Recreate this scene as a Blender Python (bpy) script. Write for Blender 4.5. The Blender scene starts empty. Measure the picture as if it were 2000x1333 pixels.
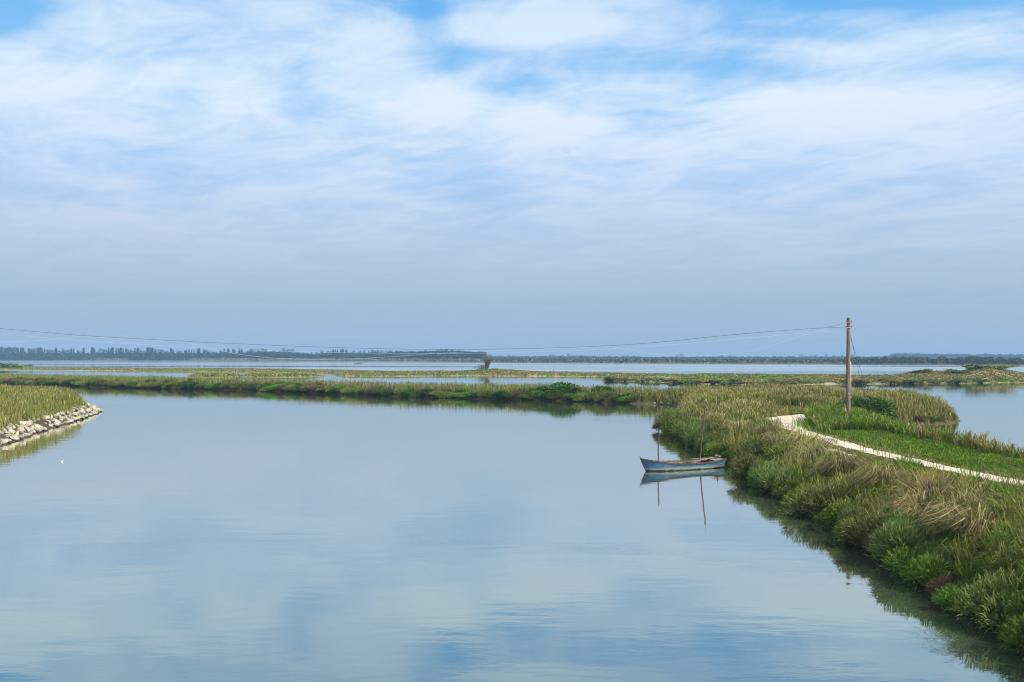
import bpy, bmesh, math, random
import numpy as np
from mathutils import Vector, Matrix, noise as mnoise

random.seed(7)
RNG = np.random.default_rng(11)
scn = bpy.context.scene
COL = scn.collection
R = math.radians

# ------------------------------------------------------------------ camera
HC, FPX, HY = 6.2, 1944.4, 697.0          # eye height, focal length and horizon in photo pixels
cd = bpy.data.cameras.new('camera')
cd.sensor_width = 36.0
cd.lens = 35.0
cd.shift_y = (697.0 - 666.5) / 2000.0
cd.clip_start, cd.clip_end = 0.1, 30000
cam = bpy.data.objects.new('camera', cd)
COL.objects.link(cam)
cam.location = (0, 0, HC)
cam.rotation_euler = (R(90), 0, 0)
scn.camera = cam

# ------------------------------------------------------------------ sun + sky
SUN = Vector((0.80, -0.45, 0)).normalized() * math.cos(R(41)) + Vector((0, 0, math.sin(R(41))))
sl = bpy.data.lights.new('sun', 'SUN')
sl.energy = 5.0
sl.angle = R(0.9)
sl.color = (1.0, 0.92, 0.76)
so = bpy.data.objects.new('sun', sl)
COL.objects.link(so)
so.location = SUN * 200
so.rotation_euler = SUN.to_track_quat('Z', 'Y').to_euler()

scn.view_settings.view_transform = 'Standard'
scn.view_settings.look = 'None'
scn.view_settings.exposure = 0.2
scn.view_settings.gamma = 1.0
scn.cycles.use_denoising = True
scn.cycles.filter_width = 1.1
scn.cycles.max_bounces = 8
scn.cycles.diffuse_bounces = 3
scn.cycles.glossy_bounces = 4
scn.cycles.transmission_bounces = 4
scn.cycles.transparent_max_bounces = 8
scn.cycles.volume_bounces = 1
scn.cycles.use_adaptive_sampling = False
scn.cycles.adaptive_threshold = 0.015
scn.cycles.sample_clamp_indirect = 6.0


class NT:
    """small helper to write node trees as expressions"""
    def __init__(self, tree):
        self.t = tree
        self.n = tree.nodes
        self.l = tree.links

    def set(self, sock, v):
        if isinstance(v, bpy.types.NodeSocket):
            self.l.new(v, sock)
        elif isinstance(v, (tuple, list)) and len(v) == 3 and sock.type == 'RGBA':
            sock.default_value = (*v, 1)
        else:
            sock.default_value = v

    def node(self, typ, ins=None, **kw):
        nd = self.n.new(typ)
        for k, v in kw.items():
            setattr(nd, k, v)
        for k, v in (ins or {}).items():
            self.set(nd.inputs[k], v)
        return nd

    def m(self, op, a, b=0.0, c=None, clamp=False):
        nd = self.n.new('ShaderNodeMath')
        nd.operation = op
        nd.use_clamp = clamp
        self.set(nd.inputs[0], a)
        self.set(nd.inputs[1], b)
        if c is not None:
            self.set(nd.inputs[2], c)
        return nd.outputs[0]

    def mix(self, f, a, b, mode='MIX'):
        nd = self.n.new('ShaderNodeMix')
        nd.data_type = 'RGBA'
        nd.blend_type = mode
        self.set(nd.inputs['Factor'], f)
        self.set(nd.inputs[6], a)
        self.set(nd.inputs[7], b)
        return nd.outputs[2]

    def ramp(self, f, stops, interp='LINEAR'):
        nd = self.n.new('ShaderNodeValToRGB')
        cr = nd.color_ramp
        cr.interpolation = interp
        while len(cr.elements) < len(stops):
            cr.elements.new(0.5)
        for e, (p, c) in zip(cr.elements, stops):
            e.position = p
            e.color = (*c, 1) if len(c) == 3 else c
        self.set(nd.inputs[0], f)
        return nd.outputs[0]

    def smooth(self, v, lo, hi):
        nd = self.n.new('ShaderNodeMapRange')
        nd.interpolation_type = 'SMOOTHSTEP'
        self.set(nd.inputs['Value'], v)
        nd.inputs['From Min'].default_value = lo
        nd.inputs['From Max'].default_value = hi
        return nd.outputs['Result']

    def noise(self, vec, scale, detail=3, rough=0.5, dist=0.0):
        nd = self.n.new('ShaderNodeTexNoise')
        if vec is not None:
            self.l.new(vec, nd.inputs['Vector'])
        nd.inputs['Scale'].default_value = scale
        nd.inputs['Detail'].default_value = detail
        nd.inputs['Roughness'].default_value = rough
        nd.inputs['Distortion'].default_value = dist
        return nd.outputs['Fac']


def srgb(r, g, b):
    f = lambda c: (c / 255 / 12.92) if c / 255 <= 0.04045 else ((c / 255 + 0.055) / 1.055) ** 2.4
    return (f(r), f(g), f(b))


def build_world():
    w = bpy.data.worlds.new('World')
    scn.world = w
    w.use_nodes = True
    k = NT(w.node_tree)
    k.n.clear()
    out = k.node('ShaderNodeOutputWorld')
    bg = k.node('ShaderNodeBackground')
    bg.inputs['Strength'].default_value = 0.088
    k.l.new(bg.outputs[0], out.inputs[0])
    sky = k.node('ShaderNodeTexSky')
    sky.sky_type = 'NISHITA'
    sky.sun_disc = False
    sky.sun_elevation = math.asin(SUN.z)
    sky.sun_rotation = math.atan2(SUN.x, SUN.y)
    sky.air_density = 1.0
    sky.dust_density = 2.0
    tc = k.node('ShaderNodeTexCoord')
    sep = k.node('ShaderNodeSeparateXYZ')
    k.l.new(tc.outputs['Generated'], sep.inputs[0])
    x, y, z = sep.outputs
    zc = k.m('MAXIMUM', z, 0.0)
    hor = k.m('SQRT', k.m('ADD', k.m('MULTIPLY', x, x), k.m('MULTIPLY', y, y)))
    el = k.m('DIVIDE', zc, k.m('MAXIMUM', hor, 0.05))            # tangent of the elevation
    yp = k.m('MAXIMUM', y, 0.05)
    u = k.m('DIVIDE', x, yp)
    v = k.m('DIVIDE', zc, yp)
    den = k.m('ADD', zc, 0.085)
    cx = k.m('DIVIDE', x, den)
    cy = k.m('DIVIDE', y, den)
    # cloud deck seen in perspective, sheared a little so its streaks run askew
    def plane(sx, sy, shear, oz):
        cb = k.node('ShaderNodeCombineXYZ')
        k.set(cb.inputs[0], k.m('MULTIPLY', k.m('ADD', cx, k.m('MULTIPLY', cy, shear)), sx))
        k.set(cb.inputs[1], k.m('MULTIPLY', cy, sy))
        cb.inputs[2].default_value = oz
        return cb.outputs[0]
    big = k.noise(plane(0.75, 0.75, 0.25, 3.1), 1.0, 5, 0.55, 0.6)
    med = k.noise(plane(2.3, 1.9, 0.35, 8.7), 1.0, 9, 0.58, 0.9)
    wisp = k.noise(plane(1.8, 3.0, -0.10, 1.7), 1.0, 6, 0.58, 0.7)
    fine = k.noise(plane(4.6, 4.4, 0.45, 5.3), 1.0, 9, 0.62, 1.2)
    n = k.m('ADD', k.m('ADD', k.m('MULTIPLY', big, 0.25), k.m('MULTIPLY', med, 0.46)), k.m('MULTIPLY', wisp, 0.24))
    n = k.m('ADD', n, k.m('MULTIPLY', k.m('SUBTRACT', fine, 0.42), 0.27))
    # where the deck is torn open (negative) or thick (positive): direction, extent, amount
    blobs = [
        (-0.085, 0.335, 0.022, 0.034, -0.15), (-0.060, 0.300, 0.02, 0.02, -0.16), (-0.005, 0.275, 0.030, 0.014, -0.10),
        (0.12, 0.300, 0.12, 0.016, -0.09), (0.20, 0.290, 0.11, 0.020, -0.16), (0.30, 0.325, 0.07, 0.010, -0.10),
        (0.38, 0.366, 0.16, 0.022, -0.30), (0.20, 0.335, 0.09, 0.016, -0.12), (0.10, 0.335, 0.10, 0.012, 0.09), (0.02, 0.35, 0.06, 0.012, 0.06),
        (-0.515, 0.345, 0.05, 0.022, -0.32), (-0.455, 0.305, 0.03, 0.014, -0.12),
        (-0.035, 0.165, 0.05, 0.018, -0.17), (-0.21, 0.265, 0.03, 0.03, -0.08), (0.12, 0.24, 0.07, 0.018, -0.14), (0.50, 0.29, 0.08, 0.012, -0.12),
        (-0.255, 0.262, 0.035, 0.018, 0.14), (-0.075, 0.250, 0.045, 0.022, 0.15), (0.045, 0.232, 0.075, 0.022, 0.17),
        (-0.15, 0.310, 0.060, 0.028, 0.14), (-0.39, 0.270, 0.08, 0.030, 0.11), (-0.47, 0.285, 0.05, 0.03, 0.09), (0.30, 0.250, 0.10, 0.020, 0.12),
        (0.33, 0.305, 0.06, 0.014, 0.12), (0.46, 0.245, 0.12, 0.03, 0.11), (-0.02, 0.325, 0.12, 0.016, 0.10),
        (-0.30, 0.34, 0.14, 0.02, 0.03), (0.45, 0.32, 0.08, 0.015, 0.08),
    ]
    g = None
    for (u0, v0, a, b, amt) in blobs:
        du = k.m('DIVIDE', k.m('SUBTRACT', u, u0), a)
        dv = k.m('DIVIDE', k.m('SUBTRACT', v, v0), b)
        e = k.m('POWER', 2.71828, k.m('MULTIPLY', k.m('ADD', k.m('MULTIPLY', du, du), k.m('MULTIPLY', dv, dv)), -1.0))
        t = k.m('MULTIPLY', e, amt)
        g = t if g is None else k.m('ADD', g, t)
    nn = k.m('ADD', n, g)
    cover = k.smooth(nn, 0.29, 0.66)
    S = 1 / 1.2                                                   # ramp position = elevation tangent / 1.2
    clear = k.ramp(k.m('MULTIPLY', el, S), [
        (0.0, srgb(154, 180, 207)), (0.06 * S, srgb(165, 189, 214)), (0.12 * S, srgb(176, 202, 233)), (0.18 * S, srgb(166, 206, 248)),
        (0.26 * S, srgb(148, 204, 252)), (0.36 * S, srgb(104, 182, 246)), (0.7 * S, srgb(96, 156, 222)), (1.0, srgb(86, 140, 210))])
    cloud = k.ramp(k.m('MULTIPLY', el, S), [
        (0.0, srgb(154, 180, 207)), (0.06 * S, srgb(169, 190, 215)), (0.12 * S, srgb(197, 213, 235)), (0.18 * S, srgb(213, 228, 250)),
        (0.25 * S, srgb(226, 240, 254)), (0.36 * S, srgb(212, 232, 253)), (0.7 * S, srgb(236, 238, 240)), (1.0, srgb(240, 240, 238))])
    clear10 = k.node('ShaderNodeVectorMath', operation='SCALE')
    k.l.new(clear, clear10.inputs[0])
    clear10.inputs['Scale'].default_value = 10.0
    cloud10 = k.node('ShaderNodeVectorMath', operation='SCALE')
    k.l.new(cloud, cloud10.inputs[0])
    cloud10.inputs['Scale'].default_value = 10.0
    base = k.mix(0.92, sky.outputs[0], clear10.outputs[0])
    fin = k.mix(cover, base, cloud10.outputs[0])
    k.l.new(fin, bg.inputs['Color'])


build_world()

# ------------------------------------------------------------------ helpers


def W(px, py, z=0.0):
    """point on the level z seen at photo pixel px, py (used to lay out the plan)"""
    d = (HC - z) * FPX / (py - HY)
    return ((px - 1000) / FPX * d, d)


def AT(px, py, d):
    return Vector(((px - 1000) / FPX * d, d, HC - (py - HY) * d / FPX))


def tag(o, label=None, cat=None, group=None, kind=None):
    if label:
        o['label'] = label
    if cat:
        o['category'] = cat
    if group:
        o['group'] = group
    if kind:
        o['kind'] = kind
    return o


def link(o, parent=None):
    COL.objects.link(o)
    if parent is not None:
        o.parent = parent
    return o


def empty(name, loc, rz=0.0):
    o = bpy.data.objects.new(name, None)
    o.empty_display_size = 0.3
    o.location = loc
    o.rotation_euler = (0, 0, rz)
    return link(o)


def obj(name, bm, mat, parent=None, smooth=False):
    me = bpy.data.meshes.new(name)
    bm.normal_update()
    bm.to_mesh(me)
    bm.free()
    if mat:
        me.materials.append(mat)
    if smooth:
        for p in me.polygons:
            p.use_smooth = True
    return link(bpy.data.objects.new(name, me), parent)


def np_mesh(name, V, quads=None, tris=None, mat=None, cols=None, smooth=False):
    me = bpy.data.meshes.new(name)
    V = np.asarray(V, dtype=np.float32)
    me.vertices.add(len(V))
    me.vertices.foreach_set('co', V.ravel())
    loops, starts, tot = [], [], 0
    for arr, n in ((quads, 4), (tris, 3)):
        if arr is not None and len(arr):
            arr = np.asarray(arr, dtype=np.int32)
            loops.append(arr.ravel())
            starts.append(tot + np.arange(len(arr), dtype=np.int32) * n)
            tot += arr.size
    me.loops.add(tot)
    me.loops.foreach_set('vertex_index', np.concatenate(loops))
    st = np.concatenate(starts)
    me.polygons.add(len(st))
    me.polygons.foreach_set('loop_start', st)
    if smooth:
        me.polygons.foreach_set('use_smooth', np.ones(len(st), dtype=bool))
    if cols is not None:
        at = me.attributes.new('Col', 'FLOAT_COLOR', 'POINT')
        c4 = np.ones((len(V), 4), dtype=np.float32)
        c4[:, :3] = cols
        at.data.foreach_set('color', c4.ravel())
    if mat:
        me.materials.append(mat)
    me.update(calc_edges=True)
    me.validate()
    return me


def np_obj(name, me, parent=None):
    return link(bpy.data.objects.new(name, me), parent)


def copy_tree(o, parent=None):
    c = o.copy()
    COL.objects.link(c)
    if parent is not None:
        c.parent = parent
    for ch in list(o.children):
        copy_tree(ch, c)
    return c


def hash2(ix, iy, seed):
    h = (ix * 374761393 + iy * 668265263 + seed * 1442695041) & 0xFFFFFFFF
    h = ((h ^ (h >> 13)) * 1274126177) & 0xFFFFFFFF
    return ((h ^ (h >> 16)) & 0xFFFF) / 65535.0


def vnoise(x, y, scale, seed=0, octaves=1):
    """smooth value noise, 0..1"""
    x = np.asarray(x, dtype=np.float64) / scale
    y = np.asarray(y, dtype=np.float64) / scale
    tot, amp, s = 0.0, 1.0, 0.0
    for o in range(octaves):
        ix = np.floor(x).astype(np.int64)
        iy = np.floor(y).astype(np.int64)
        fx, fy = x - ix, y - iy
        fx = fx * fx * (3 - 2 * fx)
        fy = fy * fy * (3 - 2 * fy)
        a = hash2(ix, iy, seed + o) * (1 - fx) + hash2(ix + 1, iy, seed + o) * fx
        b = hash2(ix, iy + 1, seed + o) * (1 - fx) + hash2(ix + 1, iy + 1, seed + o) * fx
        tot = tot + amp * (a * (1 - fy) + b * fy)
        s += amp
        amp *= 0.5
        x, y = x * 2.03, y * 2.03
    return tot / s


def seg_dist(px, py, poly, closed=True):
    P = np.array(poly, dtype=np.float64)
    n = len(P)
    d2 = np.full(np.shape(px), 1e18)
    for i in range(n if closed else n - 1):
        a, b = P[i], P[(i + 1) % n]
        ab = b - a
        L = max(ab @ ab, 1e-9)
        t = np.clip(((px - a[0]) * ab[0] + (py - a[1]) * ab[1]) / L, 0, 1)
        d2 = np.minimum(d2, (px - a[0] - t * ab[0]) ** 2 + (py - a[1] - t * ab[1]) ** 2)
    return np.sqrt(d2)


def inside(px, py, poly):
    P = np.array(poly, dtype=np.float64)
    r = np.zeros(np.shape(px), dtype=bool)
    n = len(P)
    for i in range(n):
        x0, y0 = P[i]
        x1, y1 = P[(i + 1) % n]
        if y0 == y1:
            continue
        c = (y0 > py) != (y1 > py)
        r ^= c & (px < (x1 - x0) * (py - y0) / (y1 - y0) + x0)
    return r


def sdf(px, py, poly):
    px = np.asarray(px, dtype=np.float64)
    py = np.asarray(py, dtype=np.float64)
    return np.where(inside(px, py, poly), 1, -1) * seg_dist(px, py, poly)


def sstep(a, b, x):
    t = np.clip((x - a) / (b - a), 0, 1)
    return t * t * (3 - 2 * t)


ONES = 'zeroth first second third fourth fifth sixth seventh eighth ninth tenth eleventh twelfth thirteenth fourteenth fifteenth sixteenth seventeenth eighteenth nineteenth'.split()
TENS = {20: 'twent', 30: 'thirt', 40: 'fort', 50: 'fift', 60: 'sixt', 70: 'sevent', 80: 'eight', 90: 'ninet'}


def nth(n):
    if n >= 100:
        return 'hundredth' if n == 100 else 'hundred-and-' + nth(n - 100)
    if n < 20:
        return ONES[n]
    t, o = n // 10 * 10, n % 10
    return TENS[t] + ('ieth' if o == 0 else 'y-' + ONES[o])


# ------------------------------------------------------------------ materials


def new_mat(name):
    m = bpy.data.materials.new(name)
    m.use_nodes = True
    k = NT(m.node_tree)
    bsdf = k.n['Principled BSDF']
    return m, k, bsdf


def leaf_mat(name, trans=0.30, vary=0.0):
    m, k, b = new_mat(name)
    at = k.node('ShaderNodeAttribute')
    at.attribute_name = 'Col'
    c = at.outputs['Color']
    if vary > 0:
        oi = k.node('ShaderNodeObjectInfo')
        hs = k.node('ShaderNodeHueSaturation')
        k.set(hs.inputs['Hue'], k.m('ADD', 0.5 - vary * 0.05, k.m('MULTIPLY', oi.outputs['Random'], vary * 0.1)))
        k.set(hs.inputs['Value'], k.m('ADD', 1 - vary * 0.5, k.m('MULTIPLY', oi.outputs['Random'], vary)))
        k.l.new(c, hs.inputs['Color'])
        c = hs.outputs[0]
    k.l.new(c, b.inputs['Base Color'])
    b.inputs['Roughness'].default_value = 0.65
    b.inputs['Specular IOR Level'].default_value = 0.10
    tr = k.node('ShaderNodeBsdfTranslucent')
    k.l.new(c, tr.inputs['Color'])
    mx = k.node('ShaderNodeMixShader')
    mx.inputs[0].default_value = trans
    k.l.new(b.outputs[0], mx.inputs[1])
    k.l.new(tr.outputs[0], mx.inputs[2])
    k.l.new(mx.outputs[0], k.n['Material Output'].inputs[0])
    return m


def two_tone(name, c1, c2, scale, rough=0.9, detail=6, bump=0.0, stops=(0.35, 0.65), coord='Object', c3=None, spec=0.3, stretch=None):
    m, k, b = new_mat(name)
    tc = k.node('ShaderNodeTexCoord')
    vec = tc.outputs[coord]
    if stretch:
        mp = k.node('ShaderNodeMapping')
        mp.inputs['Scale'].default_value = stretch
        k.l.new(vec, mp.inputs[0])
        vec = mp.outputs[0]
    f = k.noise(vec, scale, detail, 0.6, 0.2)
    col = k.ramp(f, [(stops[0], c1), (stops[1], c2)])
    if c3:
        f2 = k.noise(vec, scale * 4.3, 4, 0.6)
        col = k.mix(k.smooth(f2, 0.52, 0.68), col, c3)
    k.l.new(col, b.inputs['Base Color'])
    b.inputs['Roughness'].default_value = rough
    b.inputs['Specular IOR Level'].default_value = spec
    if bump:
        bp = k.node('ShaderNodeBump')
        bp.inputs['Strength'].default_value = 1.0
        bp.inputs['Distance'].default_value = bump
        k.l.new(k.noise(vec, scale * 3, 5, 0.6), bp.inputs['Height'])
        k.l.new(bp.outputs[0], b.inputs['Normal'])
    return m


M = {}
M['leaf'] = leaf_mat('grass_blades', 0.22)
M['shrub'] = leaf_mat('shrub_leaves', 0.18, 0.52)
M['tree'] = leaf_mat('tree_leaves', 0.15, 0.25)
M['soil'] = two_tone('bank_soil', (0.055, 0.050, 0.022), (0.11, 0.095, 0.045), 0.9, c3=(0.05, 0.065, 0.022), bump=0.05)
M['marsh'] = two_tone('marsh_soil', (0.17, 0.14, 0.07), (0.40, 0.345, 0.235), 0.05, stops=(0.40, 0.62), c3=(0.13, 0.13, 0.06))
M['far_land'] = two_tone('far_field', (0.06, 0.075, 0.035), (0.10, 0.105, 0.05), 0.01)
M['bed'] = two_tone('lagoon_bed', (0.07, 0.07, 0.04), (0.12, 0.11, 0.07), 0.02)
M['gravel'] = two_tone('white_gravel', (0.50, 0.44, 0.335), (0.72, 0.66, 0.54), 1.1, c3=(0.46, 0.39, 0.28), bump=0.03, detail=10)
M['rock'] = two_tone('pale_limestone', (0.34, 0.30, 0.23), (0.66, 0.60, 0.49), 2.2, c3=(0.20, 0.175, 0.13), bump=0.03)
def rock_tweak(m):
    k = NT(m.node_tree)
    b = k.n['Principled BSDF']
    src = b.inputs['Base Color'].links[0].from_socket
    oi = k.node('ShaderNodeObjectInfo')
    geo = k.node('ShaderNodeNewGeometry')
    sp = k.node('ShaderNodeSeparateXYZ')
    k.l.new(geo.outputs['Position'], sp.inputs[0])
    wet = k.smooth(k.m('ADD', sp.outputs[2], k.m('MULTIPLY', k.noise(geo.outputs['Position'], 3.0, 3), 0.10)), 0.10, 0.22)
    v = k.m('ADD', 0.58, k.m('MULTIPLY', oi.outputs['Random'], 0.45))
    c = k.mix(1.0, src, v, 'MULTIPLY')
    c = k.mix(wet, (0.055, 0.052, 0.030), c)
    k.l.new(c, b.inputs['Base Color'])


rock_tweak(M['rock'])
M['pole_wood'] = two_tone('weathered_pole_wood', (0.13, 0.10, 0.072), (0.28, 0.23, 0.17), 3.0, stretch=(6, 6, 0.5), c3=(0.11, 0.085, 0.06), bump=0.004)
M['stake_wood'] = two_tone('grey_stake_wood', (0.06, 0.045, 0.032), (0.19, 0.145, 0.11), 4.0, stretch=(5, 5, 1.2), c3=(0.06, 0.045, 0.03), bump=0.005)
M['old_board'] = two_tone('bleached_boards', (0.16, 0.135, 0.105), (0.38, 0.35, 0.30), 5.0, stretch=(1, 6, 6), c3=(0.09, 0.065, 0.045), bump=0.004)
M['rusty_wood'] = two_tone('worn_brown_gunwale', (0.040, 0.024, 0.016), (0.115, 0.075, 0.048), 7.0, c3=(0.24, 0.19, 0.14), bump=0.004)
M['bark'] = two_tone('bark', (0.10, 0.08, 0.06), (0.18, 0.15, 0.11), 3.0)
M['twig'] = two_tone('twigs', (0.09, 0.065, 0.045), (0.17, 0.125, 0.085), 8.0)
M['cable_dark'] = two_tone('dark_cable', (0.05, 0.05, 0.05), (0.08, 0.08, 0.075), 2.0, rough=0.6)
M['cable_light'] = two_tone('pale_cable', (0.62, 0.64, 0.66), (0.76, 0.77, 0.78), 2.0, rough=0.5)
M['metal'] = two_tone('galvanised_metal', (0.30, 0.30, 0.30), (0.45, 0.45, 0.44), 9.0, rough=0.45)
M['pvc'] = two_tone('pale_plastic_pipe', (0.60, 0.58, 0.52), (0.72, 0.70, 0.64), 3.0, rough=0.5)
M['porcelain'] = two_tone('brown_porcelain', (0.13, 0.06, 0.035), (0.2, 0.1, 0.06), 6.0, rough=0.25)
M['feather'] = two_tone('white_feathers', (0.74, 0.74, 0.73), (0.84, 0.84, 0.83), 9.0, rough=0.8)
M['feather_grey'] = two_tone('grey_feathers', (0.30, 0.31, 0.33), (0.42, 0.43, 0.45), 9.0, rough=0.8)
M['beak'] = two_tone('orange_beak', (0.45, 0.10, 0.03), (0.5, 0.14, 0.04), 9.0, rough=0.5)
M['black_feather'] = two_tone('black_feathers', (0.02, 0.02, 0.02), (0.05, 0.05, 0.05), 9.0, rough=0.7)
M['tar'] = two_tone('tarred_wood', (0.05, 0.04, 0.035), (0.12, 0.10, 0.08), 4.0)


def hull_mat():
    m, k, b = new_mat('worn_blue_paint')
    tc = k.node('ShaderNodeTexCoord')
    sp = k.node('ShaderNodeSeparateXYZ')
    k.l.new(tc.outputs['Object'], sp.inputs[0])
    mp = k.node('ShaderNodeMapping')
    mp.inputs['Scale'].default_value = (1.2, 1.2, 5.0)
    k.l.new(tc.outputs['Object'], mp.inputs[0])
    n1 = k.noise(mp.outputs[0], 2.2, 8, 0.65, 0.4)
    n2 = k.noise(mp.outputs[0], 9.0, 6, 0.65, 0.2)
    blue = k.ramp(n1, [(0.30, srgb(50, 84, 116)), (0.52, srgb(74, 112, 148)), (0.72, srgb(118, 142, 152))])
    worn = k.ramp(n2, [(0.32, srgb(112, 136, 138)), (0.52, srgb(164, 178, 166)), (0.7, srgb(196, 198, 178))])
    hz = k.m('ADD', sp.outputs[2], k.m('MULTIPLY', k.m('SUBTRACT', n1, 0.5), 0.28))
    band = k.m('SUBTRACT', 1.0, k.smooth(hz, 0.10, 0.22))
    chip = k.smooth(n2, 0.60, 0.72)
    f = k.m('MAXIMUM', k.m('MULTIPLY', band, 0.85), k.m('MULTIPLY', chip, 0.55))
    c = k.mix(f, blue, worn)
    alg = k.m('SUBTRACT', 1.0, k.smooth(hz, 0.015, 0.10))
    c = k.mix(alg, c, (0.045, 0.040, 0.022))
    k.l.new(c, b.inputs['Base Color'])
    b.inputs['Roughness'].default_value = 0.6
    return m


M['hull'] = hull_mat()
M['hull_in'] = two_tone('faded_inner_boards', (0.045, 0.038, 0.030), (0.13, 0.115, 0.095), 5.0, stretch=(1, 5, 5), c3=(0.14, 0.18, 0.22), bump=0.004)


def water_mat():
    m, k, b = new_mat('calm_water')
    tc = k.node('ShaderNodeTexCoord')
    P = tc.outputs['Object']
    geo = k.node('ShaderNodeNewGeometry')
    big = k.noise(P, 0.03, 3, 0.5)
    silt = k.ramp(k.noise(P, 0.02, 4, 0.6), [(0.3, (0.048, 0.068, 0.048)), (0.7, (0.060, 0.078, 0.050))])
    mp = k.node('ShaderNodeMapping')
    mp.inputs['Scale'].default_value = (0.5, 1.25, 1.0)
    k.l.new(P, mp.inputs[0])
    r1 = k.noise(mp.outputs[0], 2.6, 3, 0.5, 0.3)
    r2 = k.noise(mp.outputs[0], 0.55, 2, 0.5, 0.0)
    r3 = k.noise(mp.outputs[0], 9.0, 2, 0.5, 0.0)
    gust = k.m('ADD', 0.15, k.m('MULTIPLY', k.smooth(big, 0.52, 0.72), 0.45))
    h = k.m('ADD', k.m('MULTIPLY', k.m('MULTIPLY', r1, gust), 0.012), k.m('MULTIPLY', r2, 0.008))
    h = k.m('ADD', h, k.m('MULTIPLY', k.m('MULTIPLY', r3, gust), 0.0022))
    bp = k.node('ShaderNodeBump')
    bp.inputs['Strength'].default_value = 1.0
    bp.inputs['Distance'].default_value = 1.0
    k.l.new(h, bp.inputs['Height'])
    k.l.new(silt, b.inputs['Base Color'])
    b.inputs['Roughness'].default_value = 0.9
    b.inputs['Specular IOR Level'].default_value = 0.0
    k.l.new(bp.outputs[0], b.inputs['Normal'])
    # mirror of the surface: weak looking down, strong at a grazing angle, slightly blue when steeper
    lw = k.node('ShaderNodeLayerWeight')
    lw.inputs['Blend'].default_value = 0.5
    k.l.new(bp.outputs[0], lw.inputs['Normal'])
    fac = k.m('POWER', lw.outputs['Facing'], 2.15, clamp=True)
    tint = k.ramp(lw.outputs['Facing'], [(0.55, (0.60, 0.85, 0.97)), (0.70, (0.77, 0.92, 0.975)), (0.90, (1.0, 1.0, 0.945))])
    gl = k.node('ShaderNodeBsdfGlossy')
    # the open lagoon beyond the bank is lightly ruffled in long bands, the canal is sheltered
    spw = k.node('ShaderNodeSeparateXYZ')
    k.l.new(P, spw.inputs[0])
    mpw = k.node('ShaderNodeMapping')
    mpw.inputs['Scale'].default_value = (0.0016, 0.014, 1.0)
    k.l.new(P, mpw.inputs[0])
    band = k.smooth(k.noise(mpw.outputs[0], 1.0, 4, 0.6), 0.32, 0.58)
    k.set(gl.inputs['Roughness'], k.m('ADD', 0.012, k.m('MULTIPLY', k.m('MULTIPLY', k.smooth(spw.outputs[1], 210, 420), band), 0.16)))
    k.l.new(tint, gl.inputs['Color'])
    k.l.new(bp.outputs[0], gl.inputs['Normal'])
    mx = k.node('ShaderNodeMixShader')
    k.l.new(fac, mx.inputs[0])
    k.l.new(b.outputs[0], mx.inputs[1])
    k.l.new(gl.outputs[0], mx.inputs[2])
    k.l.new(mx.outputs[0], k.n['Material Output'].inputs[0])
    return m


M['water'] = water_mat()

# ------------------------------------------------------------------ plan of the place
BANK = [(10.2, -12), (10.6, 10), (10.85, 19), (11.1, 21.4), (11.3, 25), (11.75, 33), (12.0, 45), (12.7, 56), (12.9, 66), (13.0, 76), (13.3, 82), (14.8, 90),
        (17.0, 104), (19.6, 118), (20.6, 126), (18.8, 129.5), (16.7, 129.6), (7.2, 140), (-1.5, 143.5), (-11.6, 150.7), (-20, 156),
        (-35, 170), (-52, 185), (-70, 194), (-85, 204), (-110, 216), (-170, 240), (-170, 275), (-100, 238), (-70, 213), (-52, 203),
        (-35, 188), (-20, 173), (-9, 168), (2, 160), (12, 156), (22, 145), (28, 132), (34, 123), (41, 115), (43.8, 106), (44, 98),
        (42.2, 93.5), (38, 90.5), (35.5, 88.8), (33.0, 86), (30.6, 82), (28.7, 76), (27.4, 69), (26.8, 61), (26.4, 52), (26.2, 45), (26.4, 30), (26.8, -12)]
SPIT = [(-24, 40), (-28.5, 52), (-35.5, 68.5), (-39.8, 85.5), (-42.3, 97), (-45.0, 107), (-47.2, 114), (-51.5, 120), (-58, 126), (-75, 136),
        (-110, 146), (-150, 150), (-150, 40)]
PATH = [(21.6, -12), (20.6, 12), (19.8, 25), (18.9, 30), (18.25, 35.3), (17.55, 42), (17.2, 47.6), (17.3, 54), (17.6, 60), (18.05, 66), (19.1, 71), (21.0, 75.3),
        (23.6, 78.5), (26.5, 80.5), (29.5, 81.2)]


def chaikin(P, n=2, closed=False):
    P = [Vector(p) for p in P]
    for _ in range(n):
        Q = []
        m = len(P)
        if not closed:
            Q.append(P[0])
        for i in range(m if closed else m - 1):
            a, b = P[i], P[(i + 1) % m]
            Q += [a * 0.75 + b * 0.25, a * 0.25 + b * 0.75]
        if not closed:
            Q.append(P[-1])
        P = Q
    return [tuple(p) for p in P]


BANK_S = chaikin(BANK, 1, True)
SPIT_S = chaikin(SPIT, 1, True)
PATH_S = chaikin(PATH, 2)
POLE = (22.2, 65.8)


def rough_s(s, x, y):
    return s + (vnoise(x, y, 2.6, 5, 2) - 0.5) * 0.9 * sstep(5, 0, np.abs(s))


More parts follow.
